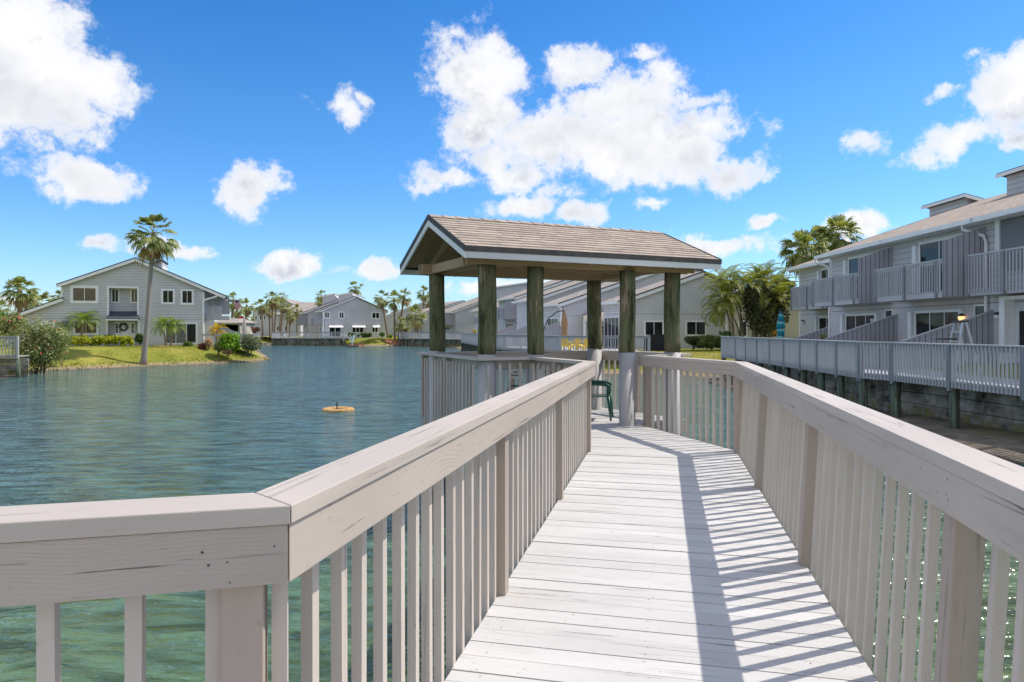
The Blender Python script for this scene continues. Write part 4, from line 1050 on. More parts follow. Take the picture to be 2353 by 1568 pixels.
# ------------------------------------------------------------------ the gabled house in the middle of the far shore
TM = nrm(-.36, .93); OM = nrm(-.93, -.36)
MO = ((c2(1236, 0)[0] - CX) / FPX * 119, 119)
mh, FM, NM = unit('townhouse', 'grey gable end house in the middle of the far shore with three small awnings', MO, TM, OM, L=8, k=.88, ze=3.35, pitch=.43, ridge=5.45, W=11.0, clere=False, wallmat=M_SIDF, group='houses on the middle far shore', front='door', screen=0)
for x0, y0, x1, y1, mu in ((1256, 414, 1296, 466, (.5,)), (1408, 414, 1447, 470, (.5,)), (1750, 418, 1820, 472, (.5,)), (1303, 570, 1416, 664, (.5,)), (1542, 570, 1654, 620, (.33, .66)), (1750, 570, 1803, 618, (.5,))):
    a0, c1_ = NM.px(*c2(x0, y0)); a1, c0 = NM.px(*c2(x1, y1)); window(mh, NM, a0, a1, c0, c1_, 0, trim=.2 if y0 < 500 else .1, mull=mu, rail=.1)
for x0, x1 in ((1295, 1440), (1537, 1674), (1752, 1823)):
    a0, c1_ = NM.px(*c2(x0, 545)); a1, c0 = NM.px(*c2(x1, 568)); m = MB(); slab(m, [NM(a0, -.9, c0), NM(a1, -.9, c0), NM(a1, 0, c1_), NM(a0, 0, c1_)], .06); m.build('awning', M_WHITE, mh)
m = MB(); m.box(NM, -.1, .12, -.06, 0, -1.5, 3.2); m.box(NM, 10.85, 11.02, -.05, 0, -1.5, 3.3); m.build('corner_trim', M_WHITE, mh)
m2_ = unit('townhouse', 'second grey townhouse stepping back left behind the middle gable house', (MO[0] - 5.6, 128), TM, OM, L=9, k=.88, ze=3.25, pitch=.40, ridge=7.6, W=15, clere=False, group='houses on the middle far shore', screen=0)
# two raised clerestories showing over that roof, as the photo has them
for q, (xa, xb, yt, yb, D) in enumerate(((1228, 1345, 240, 292, 130), (1396, 1525, 228, 275, 123))):
    x0, y0 = c2(xa, yt); x1, _ = c2(xb, yt); _, y1 = c2(xa, yb); K = Fr((0, D), (1, 0), (0, 1))
    a0, z1 = K.px(x0, y0); a1, _ = K.px(x1, y0); _, z0 = K.px(x0, y1); m = MB()
    m.prism(K, [(a0, z0 - .6), (a1, z0 - .6), (a1, z1 + .35), (a0, z1 - .1)], 0, 2.5); cl = m.build('clerestory', M_SIDF, mh if q else m2_[0])
    m = MB(); m.beam(K(a0 - .3, -.06, z1 + .0), K(a1 + .1, -.06, z1 + .48), .06, .24); m.beam(K(a1 + .1, -.06, z1 + .48), K(a1 + 2.6, -.06, z1 - .5), .06, .24); m.build('clerestory_trim', M_WHITE, cl)
    m = MB(); m.prism(K, [(a1, z0 - .8), (a1 + 2.3, z0 - .8), (a1, z1 + .3)], .05, 2.4); m.build('clerestory_end', M_SIDF, cl)
# pale house far left behind palms
fl, FL_, NL = unit('townhouse', 'pale grey house far behind the group of tall palms on the left bank', ((c2(500, 0)[0] - CX) / FPX * 158, 158), nrm(-.05, 1), nrm(-1, -.05), L=16, ze=4.6, pitch=.45, ridge=6, W=9, clere=False, balc=False, front=None, screen=0, wallmat=M_SIDW, over=.3)
for cx_ in (535, 582, 625):
    a0, c1_ = NL.px(*c2(cx_ - 7, 448)); a1, c0 = NL.px(*c2(cx_ + 7, 488)); window(fl, NL, a0, a1, c0, c1_, 0, trim=.15, mull=())
K = Fr((0, 150), (1, 0), (0, 1)); fl2 = thing('long_house', 'long low roofed house behind the palms left of the middle gable house', 'house', (-50, 150, ZG))
def kq(cx, cy, D=150): x, y = c2(cx, cy); return ((x - CX) / FPX * D, (YH - y) / FPX * D)
m = MB(); m.box(K, kq(745, 0)[0], kq(1000, 0)[0], 0, 8, ZG, kq(0, 432)[1]); m.build('wall', M_SIDF, fl2)
m = MB(); slab(m, [K(kq(735, 0)[0], -.5, kq(0, 430)[1]), K(kq(1010, 0)[0], -.5, kq(0, 430)[1]), K(kq(1180, 0)[0], 9, kq(0, 325)[1] + .7), K(kq(860, 0)[0], 9, kq(0, 320)[1] + .7)], .25); m.build('roof', M_SHINGF, fl2)
m = MB(); m.box(K, kq(735, 0)[0], kq(1010, 0)[0], -.6, -.52, kq(0, 438)[1], kq(0, 428)[1]); m.build('gutter', M_WHITE, fl2)
for cx_ in (765, 850):
    a0 = kq(cx_ - 12, 0)[0]; a1 = kq(cx_ + 14, 0)[0]; window(fl2, K, a0, a1, kq(0, 600)[1], kq(0, 560)[1], 0, trim=.12)
# low garage pavilion left of the flag, and cream house behind the palm clump
gar = thing('garage_pavilion', 'low beige hipped garage beyond the sloped fence and flag', 'garage', (-30, 84, ZG))
K2 = Fr((0, 84), (1, 0), (0, 1))
def k2(cx, cy): x, y = rI(cx, cy); return ((x - CX) / FPX * 84, (YH - y) / FPX * 84)
m = MB(); m.box(K2, k2(320, 0)[0], k2(780, 0)[0], 0, 6, ZG, k2(0, 880)[1]); m.build('wall', M_CREAM, gar)
m = MB(); zt_ = k2(0, 795)[1]; ze_ = k2(0, 868)[1]
slab(m, [K2(k2(270, 0)[0], -.5, ze_), K2(k2(820, 0)[0], -.5, ze_), K2(k2(700, 0)[0], 3, zt_ + .1), K2(k2(420, 0)[0], 3, zt_ + .1)], .12)
slab(m, [K2(k2(820, 0)[0], -.5, ze_), K2(k2(820, 0)[0], 6.5, ze_), K2(k2(700, 0)[0], 3.1, zt_ + .1), K2(k2(700, 0)[0], 3, zt_ + .1)], .12)
rfp = m.build('roof', M_SHINGF, gar); m = MB(); m.box(K2, k2(270, 0)[0], k2(822, 0)[0], -.56, -.5, k2(0, 885)[1], k2(0, 866)[1]); m.build('gutter', M_WHITE, gar)
m = MB()
for q in range(7): a = k2(460 + q * 42, 0)[0]; m.box(K2, a, a + .9, -.03, 0, ZG, k2(0, 915)[1])
m.build('louvre_panel', M_WPOST, gar)
cr = thing('cream_house', 'cream sided house seen behind the palm clump left of the right-hand row', 'house', (17, 58, ZG))
K3 = Fr((0, 58), (1, 0), (0, 1))
def k3(cx, cy): x, y = rH(cx, cy); return ((x - CX) / FPX * 58, (YH - y) / FPX * 58)
m = MB(); m.box(K3, k3(432, 0)[0], k3(1700, 0)[0], 0, 8, ZG, k3(0, 1010)[1]); m.build('wall', M_CREAM, cr)
m = MB(); slab(m, [K3(k3(420, 0)[0], -.5, k3(0, 1010)[1]), K3(k3(1750, 0)[0], -.5, k3(0, 1010)[1]), K3(k3(1750, 0)[0], 7, 4.0), K3(k3(420, 0)[0], 7, 4.0)], .15); m.build('roof', M_SHINGF, cr)
for a, b, c, d in ((1010, 1340, 1110, 1480), (590, 1320, 680, 1500)):
    A0, C1_ = k3(a, b); A1, C0 = k3(c, d); window(cr, K3, A0, A1, C0, C1_, 0, trim=.1)

# ------------------------------------------------------------------ waterfront decks with picket rails and piles
def deckfence(label, pts, zt=-.36, zb=-1.52, step=2.3, pick=.15, inner=None, seawall=True, mat=None, pile_in=.1, depth=4.5, pilez=-3.3, planks=True, wallin=.75, side=1, big=False, short=''):
    """pts run so that the land lies on the right of the direction of travel (side=1) or left (-1)"""
    mat = mat or M_GREYL; mid = pts[len(pts) // 2]
    root = thing('waterfront_deck', label, 'deck', (mid[0], mid[1], zb), 'waterfront decks with picket railings')
    P = [Vector((x, y, 0)) for x, y in pts]
    caps = MB(); rims = MB(); fl = MB(); walls = MB(); npk = 0
    offs = []
    for i in range(len(P)):
        d = (P[min(i + 1, len(P) - 1)] - P[max(i - 1, 0)]).normalized(); offs.append(Vector((d.y, -d.x, 0)) * side)
    for i in range(len(P) - 1):
        a, b = P[i], P[i + 1]; d = (b - a).normalized(); L = (b - a).length; n = Vector((d.y, -d.x, 0)) * side    # n points inland
        F = Fr((a.x, a.y), (d.x, d.y), (n.x, n.y))
        caps.box(F, -.03, L + .03, -.06, .10, zt - .04, zt); 
        rims.box(F, 0, L, 0, .05, zt - .17, zt - .042); rims.box(F, 0, L, 0, .05, zb + .02, zb + .2)
        q0, q1 = a + Vector((0, 0, zb + .14)), b + Vector((0, 0, zb + .14))
        fl.hexa([v for p, o in ((a, offs[i]), (b, offs[i + 1])) for v in (p + Vector((0, 0, zb + .10)), p + Vector((0, 0, zb + .14)), p + o * depth + Vector((0, 0, zb + .10)), p + o * depth + Vector((0, 0, zb + .14)))], (L, depth, .04))
        k = max(1, round(L / step)); seg = L / k
        for j in range(k):
            m = MB(); m.box(F, j * seg - .05, j * seg + .05, -.02 if not big else -.062, .09, zb - (.0 if not big else .06), zt - .045); m.build('post', mat if not big else M_GREYD, root)
            pk = MB(); x = j * seg + .11
            while x < (j + 1) * seg - .06:
                pk.box(F, x - .02, x + .02, -.045, -.004, zb + .02, zt - .045); x += pick
            pk.build('picket_panel', mat, root); 
        if i == len(P) - 2: m = MB(); m.box(F, L - .05, L + .05, -.02, .09, zb, zt - .045); m.build('post', mat, root)
        if seawall:
            nb = 5; wz0, wz1 = -3.2, zb + .0
            for r_ in range(nb):
                z0_, z1_ = wz0 + (wz1 - wz0) * r_ / nb, wz0 + (wz1 - wz0) * (r_ + 1) / nb - .018
                x = -.2
                while x < L + .2:
                    e = min(L + .2, x + 2.6 + (r_ % 2) * .6); walls.box(F, x, e - .012, wallin + random.uniform(0, .02), wallin + .08, z0_, z1_); x = e
            for j in range(k + 1):
                for bb in (.12,):
                    m = MB(); c = F(min(j * seg, L), bb, 0); rr = .115
                    m.tube([(c.x, c.y, pilez), (c.x, c.y, zb - .0)], rr, 10); m.build('piling', M_PILE, root, smooth=True)
    caps.build('cap_rail', mat, root, bevel=.004 if big else 0); rims.build('rim_board', mat, root); fl.build('decking', mat, root)
    if walls.v:
        w = walls.build('seawall', M_SEAW); tag(w, 'dark weathered plank seawall below the ' + short, 'seawall', 'plank seawalls under the decks')
    return root
deckfence('long grey picket deck in front of the right-hand townhouses', [(12.4, -4), (11.95, 8), (11.5, 15.3), (11.15, 20.0), (10.75, 21.1), (11.0, 26), (11.4, 34.7), (11.3, 36.8)], side=1, big=True, step=1.9, pick=.125, wallin=.9, short='right-hand picket deck, behind the beach')
deckfence('grey picket deck with yellow chairs behind the gazebo', [(8.5, 42.2), (2.9, 41.8), (1.7, 47.0), (-.5, 50.5), (-1.6, 54), (-5.9, 79)], side=1, step=2.2, wallin=.6, depth=8, short='deck with the yellow chairs')
deckfence('far grey picket deck left of the first gazebo post below the back row', [(-7.0, 99), (-18.7, 113), (-18.9, 116)], side=1, step=2.4, wallin=.6, depth=4.5, pick=.17, short='far row left of the first gazebo post')
deckfence('grey picket deck of the middle house on the far shore', [(-27.8, 114.0), (-27.9, 113.0), (-40.6, 115.5), (-41.5, 122)], side=1, step=2.2, wallin=.5, depth=5, pick=.2, short='middle house on the far shore')
deckfence('pale picket deck at the left frame edge beside the oleander', [(-27.4, 37.8), (-33.0, 37.0)], side=1, step=2.0, wallin=.7, depth=1.2, mat=M_WPOST, zb=-1.6, short='pale deck at the left frame edge')
deckfence('small fenced terrace on posts at the right end of the left lawn', [(-21.7, 58.5), (-21.9, 57.4), (-26.6, 58.6)], side=1, step=3.5, wallin=1.5, depth=3, pick=.6, seawall=False)

# ------------------------------------------------------------------ things on decks
def closed_umbrella(label, x, y, zb, h, mat, r=.16, arm=None, group=None):
    root = thing('closed_umbrella', label, 'umbrella', (x, y, zb), group)
    m = MB(); n = 14; prof = [(.0, h), (.05, h - .04), (.08, h - .25), (r * .8, h - .6), (r, h - .95), (r * .75, h - 1.35), (r * 1.05, h - 1.9)]
    for k in range(n):
        for j in range(len(prof) - 1):
            q = []
            for dk, dj in ((0, 0), (1, 0), (1, 1), (0, 1)):
                rr, zz = prof[j + dj]; th = 2 * math.pi * (k + dk) / n; fl_ = 1 + .28 * math.cos((k + dk) * math.pi)
                q.append((x + rr * fl_ * math.cos(th), y + rr * fl_ * math.sin(th), zb + zz))
            m.face(q)
    m.build('canopy', mat, root)
    m = MB(); m.tube([(x, y, zb), (x, y, zb + h)], .025, 6); m.tube([(x, y, zb), (x, y, zb + .07)], .22, 10); m.build('pole', M_DKMET, root)
    if arm:
        m = MB(); m.tube([(x, y, zb + h), (x - .5, y, zb + h - .08), (x - 1.1, y, zb + h - .55), (x - 1.5, y, zb + h - 1.5), (x - 1.75, y, zb + .02)], .04, 8); m.build('arm', M_DKMET, root)
    return root
x, y = rE(1255, 1190); closed_umbrella('closed beige cantilever umbrella on a curved arm beside the yellow chairs', (x - CX) / FPX * 47, 47, ZD + .05, 2.75, M_BEIGE, .2, True)
x, y = c4(590, 1240); closed_umbrella('closed teal striped umbrella behind the right picket deck', (x - CX) / FPX * 40, 40, ZD + .05, 2.55, M_TEAL, .2)
x, y = c2(412, 630); closed_umbrella('closed pale umbrella on the terrace beside the striped flag', (x - CX) / FPX * 58, 58, ZD, 2.45, M_PALEC, .17)
def adirondack(label, x, y, rot):
    root = thing('lounge_chair', label, 'chair', (0, 0, 0), 'yellow slatted chairs on the deck')
    F = WF
    for q in range(5):
        m = MB(); x0 = -.24 + q * .1; top = .98 - abs(q - 2) * .04
        m.hexa([(x0 + dx, .22 + (z - .35) * .35 + dy, z) for dx in (0, .085) for dy in (0, .02) for z in (.3, top)], (.085, .02, .6)); m.build('back_slat', M_YCHAIR, root)
    m = MB(); m.hexa([(dx, dy, .36 - (dy + .3) * .22 + dz) for dx in (-.26, .26) for dy in (-.3, .25) for dz in (0, .025)], (.5, .5, .02)); m.build('seat', M_YCHAIR, root)
    for s_ in (-1, 1):
        m = MB(); m.box(F, s_ * .34 - .065, s_ * .34 + .065, -.38, .34, .54, .565); m.build('armrest', M_YCHAIR, root)
        m = MB(); m.box(F, s_ * .31 - .05, s_ * .31 + .05, -.34, -.24, 0, .54); m.build('leg', M_YCHAIR, root)
        m = MB(); m.hexa([(s_ * .28 + dx, yy, z_ + zz) for dx in (-.015, .015) for (yy, z_) in ((-.28, .3), (.5, 0)) for zz in (0, .1)], (.03, .8, .1)); m.build('side_rail', M_YCHAIR, root)
    root.location = (x, y, ZD + .14); root.rotation_euler = (0, 0, rot)
    return root
for lab, cx_, D, rot in (('yellow slatted chair, left one beside the corner post of the back deck', 1268, 43.4, R(165)), ('yellow slatted chair, middle one of the three under the umbrella', 1450, 45.5, R(200)), ('yellow slatted chair, right one next to the fourth gazebo post', 1585, 44, R(215))):
    x, _ = rE(cx_, 0); adirondack(lab, (x - CX) / FPX * D, D, rot)
# stepladder
x0_, y0_ = c4(1890, 1290); lx = 13.2; ly = lx / ((x0_ - CX) / FPX)
ld = thing('stepladder', 'white open stepladder standing on the deck under the lit wall lamp', 'ladder', (lx, ly, ZD))
zt_ = (YH - c4(0, 1150)[1]) / FPX * ly
for s_, sp in ((-1, -.35), (1, -.35), (-1, .45), (1, .45)):
    m = MB(); m.beam((lx + sp, ly + s_ * .27, ZD + .1), (lx + (.05 if sp > 0 else -.05), ly + s_ * .17, zt_), .05, .03, up=(0, 1, 0)); m.build('rail', M_METAL, ld)
for q in range(5):
    f = (q + .6) / 5.6; m = MB(); xx = lx - .35 + .30 * f; w_ = .27 - .1 * f; z_ = ZD + .1 + (zt_ - ZD - .1) * f; m.box(WF, xx - .05, xx + .05, ly - w_, ly + w_, z_ - .015, z_ + .015); m.build('step', M_METAL, ld)
m = MB(); m.box(WF, lx - .12, lx + .12, ly - .2, ly + .2, zt_ - .02, zt_ + .05); m.build('top_cap', M_DKMET, ld)
m = MB(); m.box(WF, lx - .62, lx - .2, ly - .18, ly + .18, zt_ - .52, zt_ - .47); m.build('paint_shelf', M_DKMET, ld)
# covered grill by the E deck
x, y = rG(710, 1260); gx = (x - CX) / FPX * 46
gr = thing('covered_grill', 'black covered barbecue grill beside the end of the back deck railing', 'grill', (gx, 46, gz(gx, 46)))
m = MB(); m.prism(Fr((gx, 46), (1, 0), (0, 1)), [(-.85, ZG), (.85, ZG), (.85, -.55), (.6, -.32), (-.5, -.3), (-.85, -.5)], -.35, .35); m.build('cover', M_BLACK, gr, bevel=.05)
# a pot plant and white chairs on decks
for lab, cxy, D, fn in (('white resin chair on the left part of the middle house deck', (845, 640), 117.5, c2), ('white resin chair by the sliding door of the middle house', (1440, 645), 117.5, c2)):
    x, _ = fn(*cxy); armchair('garden_chair', lab, (x - CX) / FPX * D, D, R(150), 1.1, M_WCHAIR, 'white chairs on the middle deck')
# flag
fx_, fD = PV(*rI(620, 395), 60.5), 60.5
fo = thing('flag', 'striped red and white flag with blue canton on a slanted pole', 'flag', tuple(fx_))
a = PV(*rI(590, 400), 60.3); b = PV(*rI(800, 372), 60.3); m = MB(); m.tube([a - Vector((0.2, 0, .1)), b], .02, 6); m.build('flagpole', M_WHITE, fo)
M_FR = plain('flag_red', (.50, .03, .05), .8, .1, .05); M_FW = plain('flag_white', (.72, .70, .70), .8, .1, .05); M_FB = plain('flag_blue', (.02, .03, .12), .8, .1, .05)
top0, top1 = PV(*rI(700, 460), 60.5), PV(*rI(790, 400), 60.5); bot0, bot1 = PV(*rI(790, 615), 60.5), PV(*rI(890, 540), 60.5)
strips = {0: MB(), 1: MB(), 2: MB()}
def fp(u, v): # u across stripes, v along the fly
    p = (top0.lerp(top1, u)).lerp(bot0.lerp(bot1, u), v); return p + Vector((0, .07 * math.sin(v * 9 + u * 3), .03 * math.sin(v * 6)))
for i in range(13):
    for j in range(14):
        v0, v1 = j / 14, (j + 1) / 14; u0, u1 = i / 13, (i + 1) / 13
        k = 2 if (i >= 6 and j < 5) else (i + 1) % 2 * 1
        strips[k if k == 2 else (0 if i % 2 == 0 else 1)].face([fp(u0, v0), fp(u1, v0), fp(u1, v1), fp(u0, v1)])
strips[0].build('red_stripes', M_FR, fo); strips[1].build('white_stripes', M_FW, fo); strips[2].build('canton', M_FB, fo)
# stop sign far left behind the flag
p = PV(*rI(873, 805), 96); st = thing('stop_sign', 'small red octagonal stop sign on a post beyond the pale umbrella', 'sign', (p.x, p.y, ZG))
m = MB(); pts = [(p.x + .5 * math.cos(R(22.5 + 45 * k)), p.z + .5 * math.sin(R(22.5 + 45 * k))) for k in range(8)]; m.prism(WF, pts, 96, 96.03); m.build('sign_plate', plain('sign_red', (.55, .04, .03), .5, .3, .03), st)
m = MB(); m.tube([(p.x, 96.08, ZG), (p.x, 96.08, p.z + .4)], .04, 6); m.build('sign_post', M_METAL, st)
text('STOP', .36, (p.x, 95.98, p.z), 0, M_FW, st)
# small round things on the near water: fountain
p = PV(*c2(1540, 795), 107); p.z = ZW; fo2 = thing('fountain', 'small spraying fountain in front of the middle far shore', 'fountain', tuple(p))
M_SPRAY = plain('spray_water', (.75, .8, .84), .3, .5, .05)
for k in range(9):
    th = 2 * math.pi * k / 9 + .2; R0 = random.uniform(1.2, 2.4); Hh = random.uniform(1.2, 2.2); m = MB()
    pts = [p + Vector((math.cos(th) * R0 * t_, math.sin(th) * R0 * t_, .15 + Hh * (1 - (2 * t_ - 1) ** 2))) for t_ in np.linspace(0, .62 + random.uniform(-.1, .1), 9)]
    m.tube(pts, [.035 - .0025 * i for i in range(9)], 4); m.build('water_jet', M_SPRAY, fo2)
m = MB(); m.tube([p + Vector((0, 0, -.1)), p + Vector((0, 0, .18))], 1.0, 14); m.build('fountain_base', M_DKMET, fo2)
# path and road glimpses
m = MB(); m.face([(-52, 136, ZG + .06), (-34, 130, ZG + .06), (-34, 132.5, ZG + .06), (-52, 139, ZG + .06)]); tag(m.build('path', M_PAVE), kind='structure')
# ------------------------------------------------------------------ vegetation
def rvec(): 
    v = np.random.normal(size=3); return v / np.linalg.norm(v)
def blade(V, F_, pts, widths, side):
    """strip of quads along pts"""
    b = len(V)
    for p, w in zip(pts, widths): V.append(p - side * w); V.append(p + side * w)
    for i in range(len(pts) - 1): F_.append((b + 2 * i, b + 2 * i + 1, b + 2 * i + 3, b + 2 * i + 2))
def fan_frond(V, F_, base, az, el, plen, flen, droop, nl=15, spread=2.6, curl=.35, wl=.075):
    d = np.array([math.cos(az) * math.cos(el), math.sin(az) * math.cos(el), math.sin(el)])
    hub = base + d * plen + np.array([0, 0, -droop * plen * .35])
    pd = hub - base; pd = pd / np.linalg.norm(pd)
    sd = np.cross(pd, [0, 0, 1.0]); n = np.linalg.norm(sd); sd = sd / n if n > .05 else np.array([1.0, 0, 0])
    blade(V, F_, [base, base + d * plen * .5, hub], [.02, .016, .012], sd)
    nrm_ = np.cross(sd, pd); tilt = random.uniform(-.3, .3); sd2 = sd * math.cos(tilt) + nrm_ * math.sin(tilt)
    for k in range(nl):
        th = (k / (nl - 1) - .5) * spread * (1 + random.uniform(-.04, .04))
        dr = pd * math.cos(th) + sd2 * math.sin(th); L = flen * (1 - .25 * abs(th) / (spread / 2)) * random.uniform(.88, 1.08)
        side = np.cross(dr, nrm_); side = side / (np.linalg.norm(side) + 1e-9)
        side = side * .8 + nrm_ * random.uniform(-.5, .5)
        p1 = hub + dr * L * .5; p2 = hub + dr * L * .8 + np.array([0, 0, -curl * L * .3]); p3 = hub + dr * L * .95 + np.array([0, 0, -curl * L * .85])
        w = L * wl
        blade(V, F_, [hub, p1, p2, p3], [w * .35, w, w * .7, w * .12], side)
def fan_palm(label, x, y, z0, zc, R_, lean=(0, 0), n=26, dead=8, rt=.14, flare=1.6, group=None, seed=1, trunkmat=None, low=-.7, bend=0.0, name='fan_palm', droop=1.0, nl=15, wl=.075, pf=(.42, .58), ff=(.5, .64)):
    random.seed(seed); np.random.seed(seed)
    root = thing(name, label, 'palm tree', (x, y, z0), group)
    top = Vector((x + lean[0], y + lean[1], zc)); H_ = zc - z0
    pts = []; rr = []
    for i in range(13):
        f = i / 12; g = f ** 1.0
        cx_ = x + lean[0] * (f ** (1 + bend)); cy_ = y + lean[1] * f
        pts.append((cx_, cy_, z0 - .3 + (H_ + .3) * f)); rr.append(rt * (1 + (flare - 1) * math.exp(-f * 9)) * (1 - .22 * f) * random.uniform(.96, 1.04))
    m = MB(); m.tube(pts, rr, 10); m.build('trunk', trunkmat or M_TRUNK, root, smooth=True)
    V, F_ = [], []; b = np.array([top.x, top.y, top.z])
    order = list(range(n)); random.shuffle(order)
    for k in range(n):
        f = order[k] / max(1, n - 1); el = math.asin(max(-1, min(1, .99 - f * (.99 - math.sin(low))))) + random.uniform(-.2, .2); az = k * 2.39996 + random.uniform(-.3, .3)
        fan_frond(V, F_, b + rvec() * .05, az, el, R_ * random.uniform(*pf), R_ * random.uniform(*ff), droop * (.3 + .5 * f), curl=.25 + .45 * f, nl=nl, wl=wl)
    leafmesh('crown', V, F_, M_FAN, root)
    if dead:
        V, F_ = [], []
        for k in range(dead):
            az = k * 2.39996 + 1; el = low - .1 - random.uniform(0, .7)
            fan_frond(V, F_, b - np.array([0, 0, .12]), az, el, R_ * random.uniform(.3, .5), R_ * random.uniform(.4, .55), .6, nl=11, spread=1.7, curl=.9)
        leafmesh('dry_fronds', V, F_, M_FAND, root)
    m = MB(); m.tube([top - Vector((0, 0, .55)), top - Vector((0, 0, .2)), top + Vector((0, 0, .12))], [rt * .8, rt * 1.1, rt * .6], 9); m.build('boot', M_TRUNKB, root)
    return root
def feather(V, F_, base, az, el, L, droop=1.0, nl=26, ll=.42, wid=.016, vee=.6, stiff=.0):
    h = np.array([math.cos(az), math.sin(az), 0.0]); pts = []; p = base.copy(); e = el; N = 10
    for i in range(N + 1):
        pts.append(p.copy()); p = p + (h * math.cos(e) + np.array([0, 0, math.sin(e)])) * L / N; e -= droop * 1.9 / N * (.4 + 1.2 * i / N)
    sd = np.cross(h, [0, 0, 1.0])
    blade(V, F_, pts, [.016 * (1 - .8 * i / N) for i in range(N + 1)], sd)
    for k in range(nl):
        f = .16 + .84 * k / nl; i = min(N - 1, int(f * N)); t_ = f * N - i; q = pts[i] * (1 - t_) + pts[i + 1] * t_
        ax = pts[i + 1] - pts[i]; ax /= np.linalg.norm(ax); up = np.cross(sd, ax); l = ll * math.sin(math.pi * (.18 + .80 * f)) * random.uniform(.85, 1.1)
        for s_ in (-1, 1):
            d = sd * s_ * .72 + ax * .55 + up * vee * .5 + rvec() * .08; d /= np.linalg.norm(d)
            mid = q + d * l * .55; end = q + d * l + np.array([0, 0, -l * .35 * (1 - stiff)])
            blade(V, F_, [q, mid, end], [wid * .7, wid, wid * .15], ax)
def feather_palm(label, x, y, z0, hgt, n, L, group=None, seed=1, mat=None, name='feather_palm', droop=1.0, stems=((0, 0, 0, 0, 1),), rt=.07, ll=.4, el0=1.3, el1=-.1, trunkmat=None, nl=26, cat='palm tree', wid=.018):
    random.seed(seed); np.random.seed(seed)
    root = thing(name, label, cat, (x, y, z0), group)
    V, F_ = [], []
    for (bx, by, tx, ty, hs) in stems:
        m = MB(); p0 = Vector((x + bx, y + by, z0 - .15)); p1 = Vector((x + bx + tx, y + by + ty, z0 + hgt * hs)); mid = p0.lerp(p1, .5) + Vector((-tx * .22, -ty * .22, 0))
        m.tube([p0, p0.lerp(mid, .5), mid, mid.lerp(p1, .55), p1], [rt * 1.2, rt, rt * .9, rt * .85, rt * .8], 7); m.build('stem', trunkmat or M_CANE, root, smooth=True)
        b = np.array([p1.x, p1.y, p1.z])
        for k in range(n):
            f = k / max(1, n - 1); feather(V, F_, b, k * 2.39996 + random.uniform(-.3, .3), el0 - (el0 - el1) * f + random.uniform(-.12, .12), L * random.uniform(.85, 1.1), droop * random.uniform(.8, 1.15), nl=nl, ll=ll, wid=wid)
    leafmesh('fronds', V, F_, mat or M_FEA, root)
    return root
def leaves(centers, radii, n, size, squash=1.0, aspect=.5, upbias=.3, hollow=.45):
    c = np.array(centers); r = np.array(radii); w = r ** 2; w = w / w.sum()
    idx = np.random.choice(len(c), n, p=w); d = np.random.normal(size=(n, 3)); d /= np.linalg.norm(d, axis=1)[:, None]
    rad = (hollow + (1 - hollow) * np.random.rand(n)) * r[idx] * (1 + .12 * np.random.normal(size=n))
    P = c[idx] + d * rad[:, None] * np.array([1, 1, squash])
    nn = d + np.random.normal(size=(n, 3)) * .8 + np.array([0, 0, upbias]); nn /= np.linalg.norm(nn, axis=1)[:, None]
    a = np.cross(nn, np.random.normal(size=(n, 3))); a /= np.linalg.norm(a, axis=1)[:, None]; b = np.cross(nn, a)
    s = size * (.6 + .8 * np.random.rand(n))[:, None]
    bend = nn * s * .25
    V = np.stack([P - a * s, P - b * s * aspect + bend, P + a * s, P + b * s * aspect + bend], 1).reshape(-1, 3)
    return V, np.arange(4 * n).reshape(n, 4)
def shrub(name, label, cat, x0, x1, y, z0, z1, n, size, mat, group=None, seed=1, depth=None, clumps=14, flowers=None, squash=.9, stems=4, box=False, aspect=.5, kind=None, hollow=.45, nfl=90, shape=None):
    random.seed(seed); np.random.seed(seed)
    w, h = x1 - x0, z1 - z0; dp = depth or w * .6; cx_ = (x0 + x1) / 2
    root = thing(name, label, cat, (cx_, y, z0), group)
    C, Rr = [], []
    for k in range(clumps):
        if box: p = np.array([random.uniform(x0, x1), y + random.uniform(-dp / 2, dp / 2), z0 + random.uniform(.25, .85) * h]); r = h * .36
        else:
            d = rvec(); f = random.uniform(.15, .72); p = np.array([cx_ + d[0] * w / 2 * f, y + d[1] * dp / 2 * f, z0 + h * .5 + d[2] * h * .5 * f]); r = min(w, h) * random.uniform(.2, .34)
            if shape is not None: p[0] += shape(p[2])
        C.append(p); Rr.append(r)
    V, F_ = leaves(C, Rr, n, size, squash, aspect, hollow=hollow)
    k = V[:, 2] < z0 - .1; V[k, 2] = z0 - .1
    leafmesh('foliage', V, F_, mat, root)
    if stems:
        m = MB()
        for k in range(stems):
            c = C[k % len(C)]; bx = cx_ + random.uniform(-.25, .25) * w * .5
            m.tube([(bx, y, z0 - .1), ((bx + c[0]) / 2, (y + c[1]) / 2, (z0 + c[2]) / 2 + .1), tuple(c)], [.035, .025, .01], 5)
        m.build('stems', M_TWIG, root)
    if flowers is not None:
        V, F_ = leaves([c + np.array([0, -.12, .05]) for c in C], [r * 1.05 for r in Rr], nfl, size * .75, squash, .9, hollow=.97); leafmesh('blossoms', V, F_, flowers, root)
    return root
def X(px, D): return (px - CX) / FPX * D
def Zy(py, D): return (YH - py) / FPX * D

